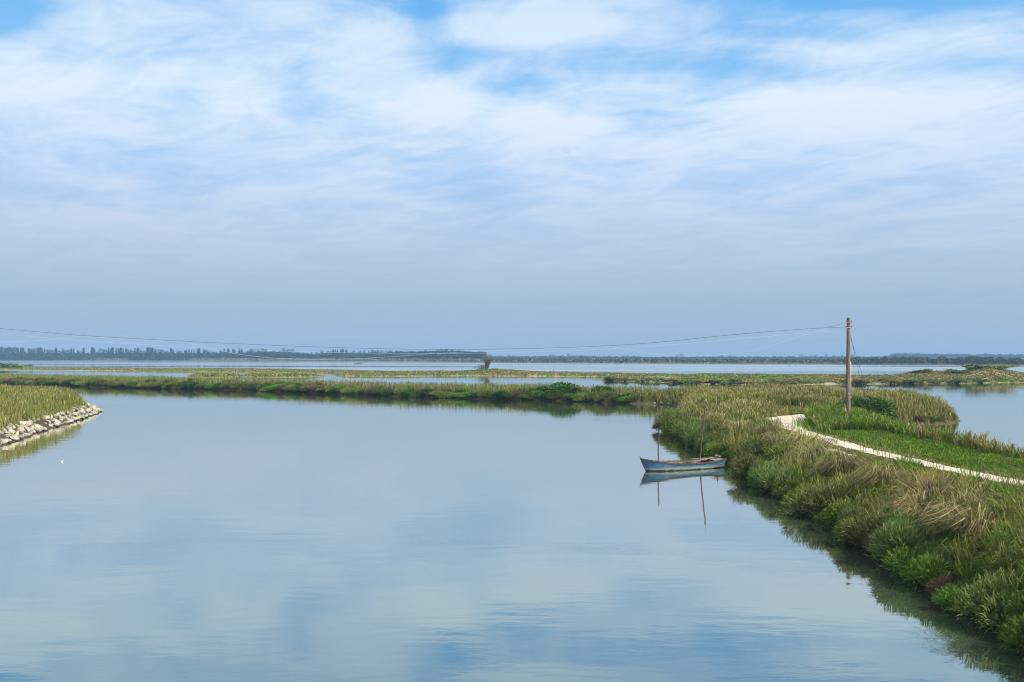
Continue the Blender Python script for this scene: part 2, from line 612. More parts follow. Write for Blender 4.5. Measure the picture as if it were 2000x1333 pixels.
def h_bank(x, y, s=None):
    x = np.asarray(x, float)
    y = np.asarray(y, float)
    if s is None:
        s = sdf(x, y, BANK_S)
    s = rough_s(s, x, y)
    top = np.where(y > 128, 1.05, 1.5)
    top = top + (1.05 - top) * sstep(95, 128, y)
    top = top - 0.5 * sstep(28, 36, x) * sstep(78, 86, y)
    land = top * sstep(-0.4, 4.2, s) ** 0.8 + 0.12
    land = land * sstep(-0.05, 0.5, s)
    h = np.where(s > 0, land, np.maximum(s * 0.45, -1.2))
    bumpy = (vnoise(x, y, 3.5, 9, 3) - 0.5) * 0.35 * sstep(0.3, 2.0, s)
    pd = seg_dist(x, y, PATH_S, False)
    flat = sstep(1.2, 2.6, pd)
    mound = 0.25 * np.exp(-((x - POLE[0] - 2) ** 2 + (y - POLE[1] - 4) ** 2) / 30.0)
    return h + (bumpy + mound * sstep(0.3, 2, s)) * flat


def h_spit(x, y, s=None):
    if s is None:
        s = sdf(x, y, SPIT_S)
    s = rough_s(s, x, y)
    land = 1.25 * sstep(-0.3, 3.0, s) + 0.08
    h = np.where(s > 0, land * sstep(-0.05, 0.4, s), np.maximum(s * 0.5, -1.2))
    return h + (vnoise(x, y, 4, 3, 2) - 0.5) * 0.4 * sstep(0.5, 2.5, s) + 0.9 * sstep(8, 26, s)


def terrain(name, fn, poly, step, box, mat, kind='structure', skirt=2.5):
    x0, x1, y0, y1 = box
    nx, ny = int((x1 - x0) / step) + 1, int((y1 - y0) / step) + 1
    X, Y = np.meshgrid(np.linspace(x0, x1, nx), np.linspace(y0, y1, ny))
    S = sdf(X, Y, poly)
    Z = fn(X, Y, S)
    V = np.stack([X, Y, Z], -1).reshape(-1, 3)
    keep = S > -skirt
    idx = np.arange(nx * ny).reshape(ny, nx)
    q = np.stack([idx[:-1, :-1], idx[:-1, 1:], idx[1:, 1:], idx[1:, :-1]], -1).reshape(-1, 4)
    k4 = (keep[:-1, :-1] & keep[:-1, 1:] & keep[1:, 1:] & keep[1:, :-1]).ravel()
    q = q[k4]
    used = np.unique(q)
    remap = np.zeros(nx * ny, dtype=np.int32)
    remap[used] = np.arange(len(used))
    me = np_mesh(name, V[used], quads=remap[q], mat=mat, smooth=True)
    o = np_obj(name, me)
    o['kind'] = kind
    return o


# big sheets
EXT = 3600.0
bed = np_obj('ground', np_mesh('ground', [(-EXT, -500, -1.25), (EXT, -500, -1.25), (EXT, EXT, -1.25), (-EXT, EXT, -1.25)], quads=[(0, 1, 2, 3)], mat=M['bed']))
tag(bed, kind='structure')
wat = np_obj('water', np_mesh('water', [(-EXT, -500, 0), (EXT, -500, 0), (EXT, EXT, 0), (-EXT, EXT, 0)], quads=[(0, 1, 2, 3)], mat=M['water']))
tag(wat, kind='structure')

terrain('canal_bank', h_bank, BANK_S, 0.5, (-172, 46, -12, 278), M['soil'])
M['spit_soil'] = two_tone('darkened_spit_soil', (0.035, 0.032, 0.018), (0.075, 0.065, 0.035), 1.2, bump=0.04)  # soil colour darkened to deepen the shaded gaps between the boulders
terrain('canal_bank', h_spit, SPIT_S, 1.0, (-150, -20, 40, 154), M['spit_soil'])

# marsh strips out in the lagoon
D_POLY = [W(*p) for p in [(-300, 722.5), (0, 722.5), (150, 723.7), (250, 724.8), (380, 727), (500, 727.8), (600, 729), (640, 731), (655, 735), (760, 735.6), (900, 734.6), (1000, 735.2), (1100, 735.8),
                          (1200, 737), (1300, 738), (1400, 739.5), (1480, 741), (1600, 742), (1800, 740), (2000, 738), (2300, 736), (2300, 731), (2000, 733.0), (1900, 734.5), (1750, 736.2), (1600, 735.5),
                          (1400, 734), (1200, 732.4), (1000, 728.6), (900, 727.4), (760, 727.4), (600, 723.9), (450, 722.2), (250, 721), (0, 720), (-300, 719.5)]]
C_POLY = [W(*p) for p in [(1150, 743), (1240, 746), (1330, 749), (1420, 752.0), (1520, 752), (1620, 751.3), (1800, 750.4), (1900, 749), (2000, 748), (2300, 746), (2300, 735),
                          (2000, 736), (1900, 737), (1780, 739), (1600, 740.4), (1450, 742), (1300, 742), (1200, 741)]]
I_POLYS = [[W(*p) for p in [(462, 736.5), (520, 737.3), (600, 737.2), (640, 735.6), (600, 733.6), (520, 733.4), (475, 734.6)]],
           [W(*p) for p in [(370, 737.5), (440, 737.6), (484, 735.6), (450, 733.4), (400, 733.6), (360, 735)]],
           [W(*p) for p in [(1870, 716.2), (1900, 716.0), (1893, 714.9), (1872, 715.1)]],
           [W(*p) for p in [(1906, 716.2), (1950, 716.6), (1985, 716.2), (1975, 714.8), (1910, 714.8)]]]


def dunes(x, y):
    h = 0
    for (px, d, hh, sx, sy) in [(1808, 272, 1.5, 7.0, 9), (1788, 262, 0.7, 7, 9), (1925, 268, 1.9, 8, 10), (1945, 262, 1.0, 16, 10), (960, 362, 1.0, 11, 14), (1010, 345, .35, 16, 12)]:
        cx = (px - 1000) / FPX * d
        h = h + hh * np.exp(-((x - cx) / sx) ** 2 - ((y - d) / sy) ** 2)
    return h


def h_marsh(x, y, s):
    land = 0.30 * sstep(0, 5, s) + 0.03 + (vnoise(x, y, 9, 21, 3) - 0.45) * 0.5 * sstep(1, 9, s)
    return np.where(s > 0, np.maximum(land, 0.03) + dunes(x, y) * sstep(0, 6, s), np.maximum(s * 0.3, -1.0))


def bbox(poly, m=4):
    P = np.array(poly)
    return (P[:, 0].min() - m, P[:, 0].max() + m, P[:, 1].min() - m, P[:, 1].max() + m)


terrain('salt_marsh', h_marsh, D_POLY, 2.5, bbox(D_POLY), M['marsh'], skirt=5)
terrain('salt_marsh', h_marsh, C_POLY, 1.5, bbox(C_POLY), M['marsh'], skirt=4)
for ip in I_POLYS:
    terrain('salt_marsh', h_marsh, ip, 1.5, bbox(ip), M['marsh'], skirt=4)

# far shore
shore_px = [(-500, 703.2), (0, 703.8), (250, 704.2), (500, 704.8), (750, 706), (1000, 709), (1250, 710.3), (1500, 711), (1750, 712), (2000, 713.5), (2500, 716)]
shore = [W(*p) for p in shore_px]
V, Q = [], []
for i, (x, y) in enumerate(shore):
    V += [(x, y, -0.3), (x * 1.004, y * 1.004, 0.7), (x * 3590 / max(y, 1) if abs(x) * 3590 / y < 3590 else math.copysign(3590, x), 3590, 0.9)]
    if i:
        a, b = (i - 1) * 3, i * 3
        Q += [(a, b, b + 1, a + 1), (a + 1, b + 1, b + 2, a + 2)]
tag(np_obj('far_shore', np_mesh('far_shore', V, quads=Q, mat=M['far_land'])), kind='structure')

# ------------------------------------------------------------------ gravel path
def ribbon(pts, off, wfn, z_up, ragged, seed):
    P = np.array(pts)
    L = np.concatenate([[0], np.cumsum(np.linalg.norm(np.diff(P, axis=0), axis=1))])
    t = np.arange(0, L[-1], 0.22)
    X, Y = np.interp(t, L, P[:, 0]), np.interp(t, L, P[:, 1])
    dx, dy = np.gradient(X), np.gradient(Y)
    n = np.hypot(dx, dy)
    nx, ny = -dy / n, dx / n                                    # towards the canal
    off = off(t, X, Y) if callable(off) else off
    w = wfn(t, X, Y)
    l = w / 2 + (vnoise(t, t * 0, 0.7, seed, 3) - 0.5) * ragged
    r = w / 2 + (vnoise(t, t * 0, 0.7, seed + 5, 3) - 0.5) * ragged
    cols = []
    for f in (-1.0, -0.5, 0, 0.5, 1.0):
        o = off + np.where(f < 0, f * r, f * l)
        cols.append((X + nx * o, Y + ny * o))
    vv, qq = [], []
    for cxx, cyy in cols:
        z = h_bank(cxx, cyy) + z_up
        vv.append(np.stack([cxx, cyy, z], -1))
    V = np.stack(vv, 1).reshape(-1, 3)
    m = len(t)
    ok = w > 0.05
    for i in range(m - 1):
        if ok[i] and ok[i + 1]:
            for j in range(4):
                a = i * 5 + j
                qq.append((a, a + 5, a + 6, a + 1))
    return V, np.array(qq)


bend = lambda Y: sstep(60, 71, Y) * (1 - 0.80 * sstep(72.5, 77.5, Y))
V1, Q1 = ribbon(PATH_S, 0.0, lambda t, X, Y: 1.05 + 2.1 * bend(Y), 0.035, 0.5, 1)
V2, Q2 = ribbon(PATH_S, 1.45, lambda t, X, Y: np.where(Y < 61, 0.16 + 0.34 * sstep(0.3, 0.6, vnoise(t, t * 0, 4.0, 77, 2)), 0.0), 0.03, 0.25, 9)
po = np_obj('gravel_path', np_mesh('gravel_path', np.concatenate([V1, V2]), quads=np.concatenate([Q1, Q2 + len(V1)]), mat=M['gravel']))
tag(po, kind='structure')

# ------------------------------------------------------------------ blades of grass and reed
STRAW = np.array([(0.38, 0.315, 0.135), (0.33, 0.275, 0.11), (0.47, 0.395, 0.195), (0.27, 0.215, 0.085)])
OLIVE = np.array([(0.220, 0.225, 0.052), (0.265, 0.255, 0.068), (0.175, 0.19, 0.044)])
GREEN = np.array([(0.135, 0.218, 0.028), (0.170, 0.262, 0.040), (0.102, 0.170, 0.024)])
BRIGHT = np.array([(0.130, 0.265, 0.024), (0.165, 0.295, 0.034), (0.100, 0.215, 0.020)])
SALT = np.array([(0.24, 0.215, 0.085), (0.30, 0.255, 0.11), (0.19, 0.19, 0.075), (0.36, 0.29, 0.14)])
BROWN = np.array([(0.15, 0.10, 0.055), (0.19, 0.13, 0.08), (0.11, 0.075, 0.04)])


def pick(pal, n):
    return pal[RNG.integers(0, len(pal), n)] * RNG.uniform(0.8, 1.2, (n, 1))


def blade_arrays(P, H, Wd, lean, az, droop, cols):
    """P base points; H heights; blades of two quads and a tip"""
    n = len(P)
    fa = RNG.uniform(0, 2 * np.pi, n)
    side = np.stack([np.cos(fa), np.sin(fa), np.zeros(n)], -1) * (Wd * 0.5)[:, None]
    dr = np.stack([np.cos(az), np.sin(az), np.zeros(n)], -1)
    up = np.array([0, 0, 1.0])
    s, c = np.sin(lean), np.cos(lean)
    m1 = P + up * (H * 0.45 * (0.6 + 0.4 * c))[:, None] + dr * (H * 0.16 * s)[:, None]
    m2 = P + up * (H * 0.80 * (0.3 + 0.7 * c))[:, None] + dr * (H * 0.50 * s)[:, None]
    tp = P + up * (H * c * (1 - droop))[:, None] + dr * (H * 0.95 * s)[:, None]
    V = np.stack([P - side * 0.7, P + side * 0.7, m1 - side, m1 + side, m2 - side * 0.8, m2 + side * 0.8, tp], 1).reshape(-1, 3)
    b = np.arange(n, dtype=np.int32)[:, None] * 7
    q = np.concatenate([b + np.array([0, 1, 3, 2]), b + np.array([2, 3, 5, 4])])
    t = b + np.array([4, 5, 6])
    C = np.repeat(cols, 7, axis=0)
    return V, q, t, C


class Stand:
    """gathers blades for one stand of grass or reed, then links it as one object"""
    def __init__(self):
        self.V, self.Q, self.T, self.C, self.n = [], [], [], [], 0

    def add(self, *a):
        if len(a[0]) == 0:
            return
        V, q, t, C = blade_arrays(*a)
        self.V.append(V)
        self.Q.append(q + self.n)
        self.T.append(t + self.n)
        self.C.append(C)
        self.n += len(V)

    def build(self, name, mat, kind='stuff', label=None):
        me = np_mesh(name, np.concatenate(self.V), np.concatenate(self.Q), np.concatenate(self.T), mat, np.concatenate(self.C))
        o = np_obj(name, me)
        return tag(o, label=label, kind=kind)


def reed_mix(straw, green, m):
    """each reed between straw and green, stands of one hue running together"""
    t1 = np.clip(straw + RNG.normal(0, 0.16, m), 0, 1)[:, None]
    t2 = np.clip(green + RNG.normal(0, 0.22, m), 0, 1)[:, None]
    base = pick(OLIVE, m) * (1 - t2) + pick(GREEN, m) * t2
    return base * (1 - t1) + pick(STRAW, m) * t1


def samp(n, x0, x1, y0, y1):
    return RNG.uniform(x0, x1, n), RNG.uniform(y0, y1, n)


def in_view(x, y, m=1.12, pad=4):
    return (np.abs(x) < 0.514 * m * y + pad) & (y > 3)


def waterline_dist(x, y):
    """distance to the canal side waterline only"""
    return seg_dist(x, y, BANK_S[1:42], False)


reeds, meadow, verge, tuss = Stand(), Stand(), Stand(), Stand()
# --- right bank and the land round the pole
tiles = [(8, 27, 9, 26, 420), (8, 27, 26, 45, 280), (8, 30, 45, 66, 170), (8, 45, 66, 90, 100), (10, 46, 90, 132, 60)]
for (x0, x1, y0, y1, dens) in tiles:
    n = int((x1 - x0) * (y1 - y0) * dens)
    x, y = samp(n, x0, x1, y0, y1)
    k = in_view(x, y)
    x, y = x[k], y[k]
    s = sdf(x, y, BANK_S)
    k = s > 0.15
    x, y, s = x[k], y[k], s[k]
    # blades stand in tussocks: draw each towards the middle of its own clump
    cell = np.where(y < 66, 0.62, 0.85)
    ci, cj = np.floor(x / cell).astype(np.int64), np.floor(y / cell).astype(np.int64)
    ca, cb, cc_ = hash2(ci, cj, 3), hash2(ci, cj, 4), hash2(ci, cj, 5)
    mx_, my_ = (ci + 0.2 + 0.6 * ca) * cell, (cj + 0.2 + 0.6 * cb) * cell
    out_az = np.arctan2(y - my_, x - mx_)
    x, y = mx_ + (x - mx_) * 0.72, my_ + (y - my_) * 0.72
    k = sdf(x, y, BANK_S) > 0.1
    x, y, s, cc_, out_az = x[k], y[k], s[k], cc_[k], out_az[k]
    s = sdf(x, y, BANK_S)
    z = h_bank(x, y, s)
    pd = seg_dist(x, y, PATH_S, False)
    # signed side of the path: positive towards the canal
    pxs = np.interp(y, [p[1] for p in PATH_S], [p[0] for p in PATH_S])
    sg = np.where(y < 80, pxs - x, -1) * 1.0
    canal = sg > 0
    ws = 1.0 / math.sqrt(dens / 170)
    n1 = vnoise(x, y, 2.2, 31, 3)
    n2 = vnoise(x, y, 6.5, 41, 2)
    n3 = vnoise(x, y, 0.9, 51, 2)
    r = RNG.uniform(0, 1, len(x))
    az = RNG.uniform(0, 2 * np.pi, len(x))
    west = np.where(RNG.uniform(0, 1, len(x)) < 0.6, out_az + RNG.normal(0, 0.35, len(x)), np.arctan2(-0.3, -1.0) + RNG.normal(0, 0.7, len(x)))
    dp = np.hypot(x - POLE[0], y - POLE[1])
    main_rut = (pd < 0.55 + 1.0 * bend(y))
    rut = canal & (np.abs(pd - 1.45) < 0.22) & (y < 60) & (RNG.uniform(0, 1, len(x)) < 0.7)
    # zones
    strip = (pd < 2.0) & ~main_rut & ~rut & (y < 64)             # trodden grass between and beside the ruts
    strip_r = (pd < 1.6) & ~canal & ~main_rut
    vg = (~canal) & (pd >= 0.95 + 0.5 * n1) & (pd < 5.2) & (y < 61) & (s > 2.6)
    vg2 = (~canal) & (pd >= 0.9) & (pd < 1.7) & (y >= 61) & (y < 80)
    vgc = canal & (pd >= 1.7) & (pd < 3.1) & (y < 62)            # green margin on the canal side
    green_patch = (np.hypot((x - 22.5) / 4.5, (y - 84.5) / 3.0) < 1)
    road = (main_rut & ~((pd > 0.36) & (RNG.uniform(0, 1, len(x)) < 0.16) & (y < 66))) | rut
    main_rut = road & ~rut
    taken = road.copy()

    big_h = 0.62 + 0.76 * hash2((cc_ * 9973).astype(np.int64), (cc_ * 101).astype(np.int64), 8)

    def emit(st, mask, prob, H, Wd, lean, azv, droop, pal_mix):
        mm = mask & (r < prob)
        k2 = np.nonzero(mm)[0]
        m = len(k2)
        if m == 0:
            return
        f = np.clip(0.6 * cc_[k2] + 0.4 * RNG.uniform(0, 1, m), 0, 0.999)
        f = np.clip((f - 0.5) * 1.35 + 0.5, 0, 0.999)
        cols = np.zeros((m, 3))
        if pal_mix == 'reeds':
            cols = REEDMIX(k2, m)
        else:
            acc = np.zeros(m)
            for pal, wt in pal_mix:
                w_ = wt[k2] if isinstance(wt, np.ndarray) else np.full(m, wt)
                sel = (f >= acc) & (f < acc + w_)
                cols[sel] = pick(pal, sel.sum())
                acc = acc + w_
            rest = cols.sum(1) == 0
            cols[rest] = pick(pal_mix[0][0], rest.sum())
        Hh = (H[k2] if isinstance(H, np.ndarray) else H) * RNG.uniform(0.65, 1.25, m)
        st.add(np.stack([x[k2], y[k2], z[k2] - 0.03], -1), Hh, np.full(m, Wd * ws) * RNG.uniform(0.7, 1.3, m),
               np.abs(RNG.normal(lean, 0.22, m)), azv[k2], np.full(m, droop), cols)

    st1 = strip & ~vgc
    st1 = st1 & (pd < np.where(canal, 1.75, 1.05))
    emit(meadow, st1, 0.8, 0.14, 0.035, 0.7, az, 0.1, [(STRAW, 0.50), (OLIVE, 0.38), (GREEN, 0.12)])
    taken |= st1
    emit(verge, (vg | vg2 | green_patch) & ~taken, 1.0, (0.13 + 0.18 * n1) * (0.6 + 0.4 * big_h), 0.028, 0.55, az, 0.1, [(BRIGHT, np.clip(0.30 + 0.6 * n2, 0, 0.8)), (OLIVE, np.clip(0.36 - n1 * 0.6, 0.03, 0.3)), (GREEN, 0.6)])
    taken |= vg | vg2 | green_patch
    emit(verge, vgc & ~taken, 0.95, (0.26 + 0.3 * n1) * big_h, 0.034, 0.5, az, 0.1, [(BRIGHT, 0.40), (GREEN, 0.28), (OLIVE, 0.20), (STRAW, 0.12)])
    taken |= vgc
    # pole mound: lush leafy reed grass
    pm = (dp < 8.5) & ~canal & ~taken
    emit(reeds, pm, 0.85, (0.80 + 0.4 * n1) * (0.35 + 0.65 * big_h), 0.040, 0.6, az, 0.2, [(GREEN, 0.46), (BRIGHT, 0.24), (STRAW, 0.15), (OLIVE, 0.15)])
    taken |= pm
    # lagoon side fringe on the right
    edge_gap = (~canal) & (y < 62) & (pd < 2.2) & ~taken
    emit(verge, edge_gap, 0.95, 0.12 + 0.14 * n1, 0.028, 0.55, az, 0.1, [(OLIVE, 0.35), (BRIGHT, 0.4), (GREEN, 0.25)])
    taken |= edge_gap
    lg = (~canal) & (y < 82) & ~taken
    emit(reeds, lg & (n1 + 0.4 * (cc_ - 0.5) > 0.38), 0.85, (0.45 + 0.75 * n1) * big_h, 0.036, 0.45, az, 0.2, [(STRAW, 0.34), (OLIVE, 0.30), (GREEN, 0.36)])
    taken |= lg
    # canal side, near: slope with tussocks, reed grass and green reeds
    cs = canal & (y < 66) & ~taken
    tus = cs & (n1 + 0.4 * (n2 - 0.5) > 0.60) & (s > 1.4)
    gr = cs & ~tus
    emit(tuss, tus, 0.95, (0.72 + 0.35 * n3) * big_h, 0.026, 0.95, west, 0.42, [(STRAW, 0.46), (OLIVE, 0.26), (BROWN, 0.10), (GREEN, 0.18)])
    near_g = sstep(31, 22, y)
    emit(reeds, gr, 0.80, (0.52 + 0.45 * n2 + 1.15 * near_g * n3 * sstep(0.5, 1.5, s)) * big_h, 0.028, 0.50, west, 0.2,
         [(GREEN, 0.46 + 0.2 * near_g), (BRIGHT, 0.12), (OLIVE, 0.22), (STRAW, 0.20 - 0.16 * near_g)])
    taken |= cs
    # beyond: the big reed stand between boat, bend and notch; fades to tan to the right
    bd = (y >= 62) & ~taken
    tanf = np.clip(sstep(0.42, 0.62, n2) * 0.5 + 0.14, 0, 0.7)
    headland = (x > 29) & (y > 82)
    lowb = 0.35 + 0.65 * sstep(1.2, 3.2, pd)
    hgt = lowb * np.where(headland, 1.55 + 0.6 * n1 * sstep(0.5, 3, s), 0.95 + 0.75 * n1) * sstep(-0.8, 1.8, s) * (0.75 + 0.25 * big_h)
    REEDMIX = lambda k2, m: reed_mix(np.clip(tanf[k2] * 0.95 + 0.45 * (cc_[k2] - 0.5), 0.02, 0.8), 0.45 + 1.1 * (n1[k2] - 0.5), m)
    emit(reeds, bd, 1.0, hgt, 0.036, 0.36, az, 0.15, 'reeds')
    # pale seed heads
    hd = bd & (RNG.uniform(0, 1, len(x)) < 0.06)
    k2 = np.nonzero(hd)[0]
    if len(k2):
        reeds.add(np.stack([x[k2], y[k2], z[k2] + hgt[k2] * 0.75], -1), RNG.uniform(0.25, 0.5, len(k2)), np.full(len(k2), 0.028 * ws), np.abs(RNG.normal(0.5, 0.2, len(k2))), az[k2], np.full(len(k2), 0.3), pick(STRAW, len(k2)) * 1.15)

# tall green reeds crowding the bank shoulder nearest the bridge
n = 9000
x, y = samp(n, 12.2, 15.0, 22.5, 28.5)
s = sdf(x, y, BANK_S)
k = (s > 1.0) & (seg_dist(x, y, PATH_S, False) > 2.6) & (x / y > 0.43 + 0.05 * vnoise(x, y, 1.4, 91, 2)) & (vnoise(x, y, 1.1, 92, 2) > 0.36)
x, y, s = x[k], y[k], s[k]
m = len(x)
reeds.add(np.stack([x, y, h_bank(x, y, s) - 0.05], -1), (0.75 + 0.55 * vnoise(x, y, 1.6, 93, 2)) * RNG.uniform(0.6, 1.15, m), RNG.uniform(0.018, 0.036, m), np.abs(RNG.normal(0.42, 0.25, m)),
          np.arctan2(-0.4, -1.0) + RNG.normal(0, 1.3, m), RNG.uniform(0.05, 0.4, m), reed_mix(np.full(m, 0.12), 0.8 + RNG.normal(0, 0.1, m), m))

# untidy weeds and dead stalks pushing up between the waterline shrubs
n = 60000
x, y = samp(n, 9.5, 18, 15, 86)
s = sdf(x, y, BANK_S)
w1, w2 = vnoise(x, y, 0.9, 95, 2), vnoise(x, y, 3.1, 96, 2)
k = (s > 0.1) & (s < 3.4) & (w1 * 0.7 + w2 * 0.5 > 0.60) & in_view(x, y) & (x < 16.2)
x, y, s, w1, w2 = x[k], y[k], s[k], w1[k], w2[k]
m = len(x)
st_ = np.clip((w2 - 0.45) * 2.2, 0.02, 0.8)
reeds.add(np.stack([x, y, h_bank(x, y, s) - 0.05], -1), (0.7 + 0.9 * w1) * (1 - 0.5 * sstep(1.2, 3.0, s)) * RNG.uniform(0.5, 1.25, m), RNG.uniform(0.012, 0.024, m) * (1 + y / 60), np.abs(RNG.normal(0.45, 0.3, m)),
          np.arctan2(-0.3, -1.0) + RNG.normal(0, 1.2, m), RNG.uniform(0.05, 0.5, m), reed_mix(st_, np.full(m, 0.55), m))

# --- bank across the channel
n = 200000
x, y = samp(n, -168, 24, 126, 272)
s = sdf(x, y, BANK_S)
k = (s > 0.05) & in_view(x, y)
x, y, s = x[k], y[k], s[k]
z = h_bank(x, y, s)
n1, n2 = vnoise(x, y, 3.0, 61, 3), vnoise(x, y, 12, 62, 2)
m = len(x)
f = RNG.uniform(0, 1, m)
n3 = vnoise(x, y, 1.3, 63, 2)
cols = reed_mix(np.clip(0.22 + 0.9 * (n2 - 0.5) + 0.5 * (n3 - 0.5), 0, 0.75), 0.45 + 1.2 * (n1 - 0.5), m)
low = (n1 < 0.5) & (s < 5)
cols[low] = np.where((f[low] < 0.5)[:, None], pick(BROWN, low.sum()), pick(OLIVE, low.sum()))
H = (0.40 + 1.0 * n1 + 0.35 * RNG.uniform(-1, 1, m)) * sstep(-1.6, 1.6, s)
reeds2 = Stand()
reeds2.add(np.stack([x, y, z - 0.03], -1), H, RNG.uniform(0.035, 0.085, m), np.abs(RNG.normal(0.35, 0.2, m)), RNG.uniform(0, 6.28, m), np.full(m, 0.1), cols)

# --- reed bed on the left spit
n = 230000
x, y = samp(n, -88, -24, 42, 150)
s = sdf(x, y, SPIT_S)
k = (s > 1.0) & in_view(x, y, 1.15)
x, y, s = x[k], y[k], s[k]
z = h_spit(x, y, s)
n1, n2 = vnoise(x, y, 2.5, 71, 3), vnoise(x, y, 9, 72, 2)
m = len(x)
f = RNG.uniform(0, 1, m)
deep = sstep(3, 14, s) * 0.35
cols = reed_mix(np.clip(0.30 - deep + 0.7 * (n2 - 0.5) + 0.6 * (vnoise(x, y, 0.9, 73, 2) - 0.5), 0.03, 0.85), 0.4 + 1.3 * (n1 - 0.5), m)
H = (1.15 + 0.6 * n1) * sstep(0.0, 2.6, s) * (0.55 + 0.45 * sstep(0, 3, s))
reeds3 = Stand()
reeds3.add(np.stack([x, y, z - 0.03], -1), H * RNG.uniform(0.75, 1.2, m), RNG.uniform(0.028, 0.06, m), np.abs(RNG.normal(0.28, 0.16, m)), RNG.uniform(0, 6.28, m), np.full(m, 0.1), cols)
k2 = np.nonzero(RNG.uniform(0, 1, m) < 0.05)[0]
reeds3.add(np.stack([x[k2], y[k2], z[k2] + H[k2] * 0.75], -1), RNG.uniform(0.3, 0.55, len(k2)), np.full(len(k2), 0.05), np.abs(RNG.normal(0.5, 0.2, len(k2))), RNG.uniform(0, 6.28, len(k2)), np.full(len(k2), 0.3), pick(STRAW, len(k2)) * 1.1)

# --- low salt vegetation on the marsh strips
salt = Stand()
for poly, dens, hh in [(D_POLY, 3.2, 0.62), (C_POLY, 5.5, 0.50)] + [(ip, 4.0, 0.9) for ip in I_POLYS]:
    x0, x1, y0, y1 = bbox(poly, 0)
    n = int((x1 - x0) * (y1 - y0) * dens)
    x, y = samp(n, x0, x1, y0, y1)
    k = in_view(x, y, 1.12, 12)
    x, y = x[k], y[k]
    s = sdf(x, y, poly)
    n1, n2 = vnoise(x, y, 7, 81, 3), vnoise(x, y, 22, 82, 2)
    k = (s > 0.6)
    if poly is C_POLY:
        k &= (n1 + 0.35 * (n2 - 0.5) > 0.40) | (s > 16)
    x, y, s, n1, n2 = x[k], y[k], s[k], n1[k], n2[k]
    z = h_marsh(x, y, s)
    m = len(x)
    f = RNG.uniform(0, 1, m)
    cols = np.where((f < 0.25)[:, None], pick(OLIVE, m), pick(SALT, m))
    g = (n2 > 0.56)
    cols[g] = np.where((f[g] < 0.55)[:, None], pick(GREEN, g.sum()) * 1.1, pick(SALT, g.sum()))
    salt.add(np.stack([x, y, z - 0.05], -1), hh * (0.5 + 0.8 * n1) * RNG.uniform(0.6, 1.2, m) * sstep(-1, 4, s), RNG.uniform(0.3, 0.7, m), np.abs(RNG.normal(0.4, 0.2, m)), RNG.uniform(0, 6.28, m), np.full(m, 0.1), cols)

reeds.build('reed_grass', M['leaf'])
meadow.build('trodden_grass', M['leaf'])
verge.build('short_grass', M['leaf'])
tuss.build('dry_grass', M['leaf'])
reeds2.build('reed_grass', M['leaf'])
reeds3.build('reed_grass', M['leaf'])
salt.build('marsh_grass', M['leaf'])

# ------------------------------------------------------------------ shrubs
def zb(x, y, f=h_bank):
    return float(f(np.array([float(x)]), np.array([float(y)]))[0])



def tube(bm, pts, rads, sides=8, cap=True):
    rings = []
    n = len(pts)
    for i, (p, r) in enumerate(zip(pts, rads)):
        p = Vector(p)
        d = (Vector(pts[min(i + 1, n - 1)]) - Vector(pts[max(i - 1, 0)])).normalized()
        a = d.orthogonal().normalized() if abs(d.z) < 0.95 else Vector((1, 0, 0))
        a = (a - d * a.dot(d)).normalized()
        b = d.cross(a)
        rings.append([bm.verts.new(p + (a * math.cos(t * 2 * math.pi / sides) + b * math.sin(t * 2 * math.pi / sides)) * r) for t in range(sides)])
    for A, B in zip(rings, rings[1:]):
        for i in range(sides):
            bm.faces.new((A[i], A[(i + 1) % sides], B[(i + 1) % sides], B[i]))
    if cap:
        bm.faces.new(rings[0][::-1])
        bm.faces.new(rings[-1])
    return bm


def sprigs_mesh(name, n, pal, upw, length, width, seed, dome=0.85, lumps=5, hollow=0.45, droop=0.25):
    """a rounded bush of unit radius, made of n leafy sprigs"""
    rg = np.random.default_rng(seed)
    cen = np.stack([rg.uniform(-0.5, 0.5, lumps), rg.uniform(-0.5, 0.5, lumps), rg.uniform(0.15, 0.45, lumps)], -1)
    cr = rg.uniform(0.42, 0.62, lumps)
    which = rg.integers(0, lumps, n)
    d = rg.normal(size=(n, 3))
    d[:, 2] = np.abs(d[:, 2]) * 0.9 - 0.18
    d /= np.linalg.norm(d, axis=1)[:, None]
    rr = hollow + (1 - hollow) * rg.uniform(0, 1, n) ** 0.5
    P = cen[which] + d * (cr[which] * rr)[:, None]
    P[:, 2] = np.maximum(P[:, 2] * dome, 0.02)
    dirv = d * 0.75 + np.array([0, 0, upw]) + rg.normal(size=(n, 3)) * 0.35
    dirv /= np.linalg.norm(dirv, axis=1)[:, None]
    Ln = length * rg.uniform(0.6, 1.4, n)
    side = np.cross(dirv, rg.normal(size=(n, 3)))
    side /= np.linalg.norm(side, axis=1)[:, None]
    wd = (width * rg.uniform(0.7, 1.3, n))[:, None]
    m1 = P + dirv * (Ln * 0.5)[:, None]
    tp = P + dirv * Ln[:, None] + np.array([0, 0, -1]) * (Ln * droop)[:, None]
    V = np.stack([P - side * wd * 0.3, P + side * wd * 0.3, m1 + side * wd * 0.5, m1 - side * wd * 0.5, tp], 1).reshape(-1, 3)
    b = np.arange(n)[:, None] * 5
    pal = np.array(pal)
    c = pal[rg.integers(0, len(pal), n)] * rg.uniform(0.75, 1.25, (n, 1)) * (0.85 + 0.3 * rg.uniform(0, 1, lumps)[which])[:, None]
    return np_mesh(name, V, b + np.array([0, 1, 2, 3]), b + np.array([3, 2, 4]), M['shrub'], np.repeat(c, 5, axis=0))


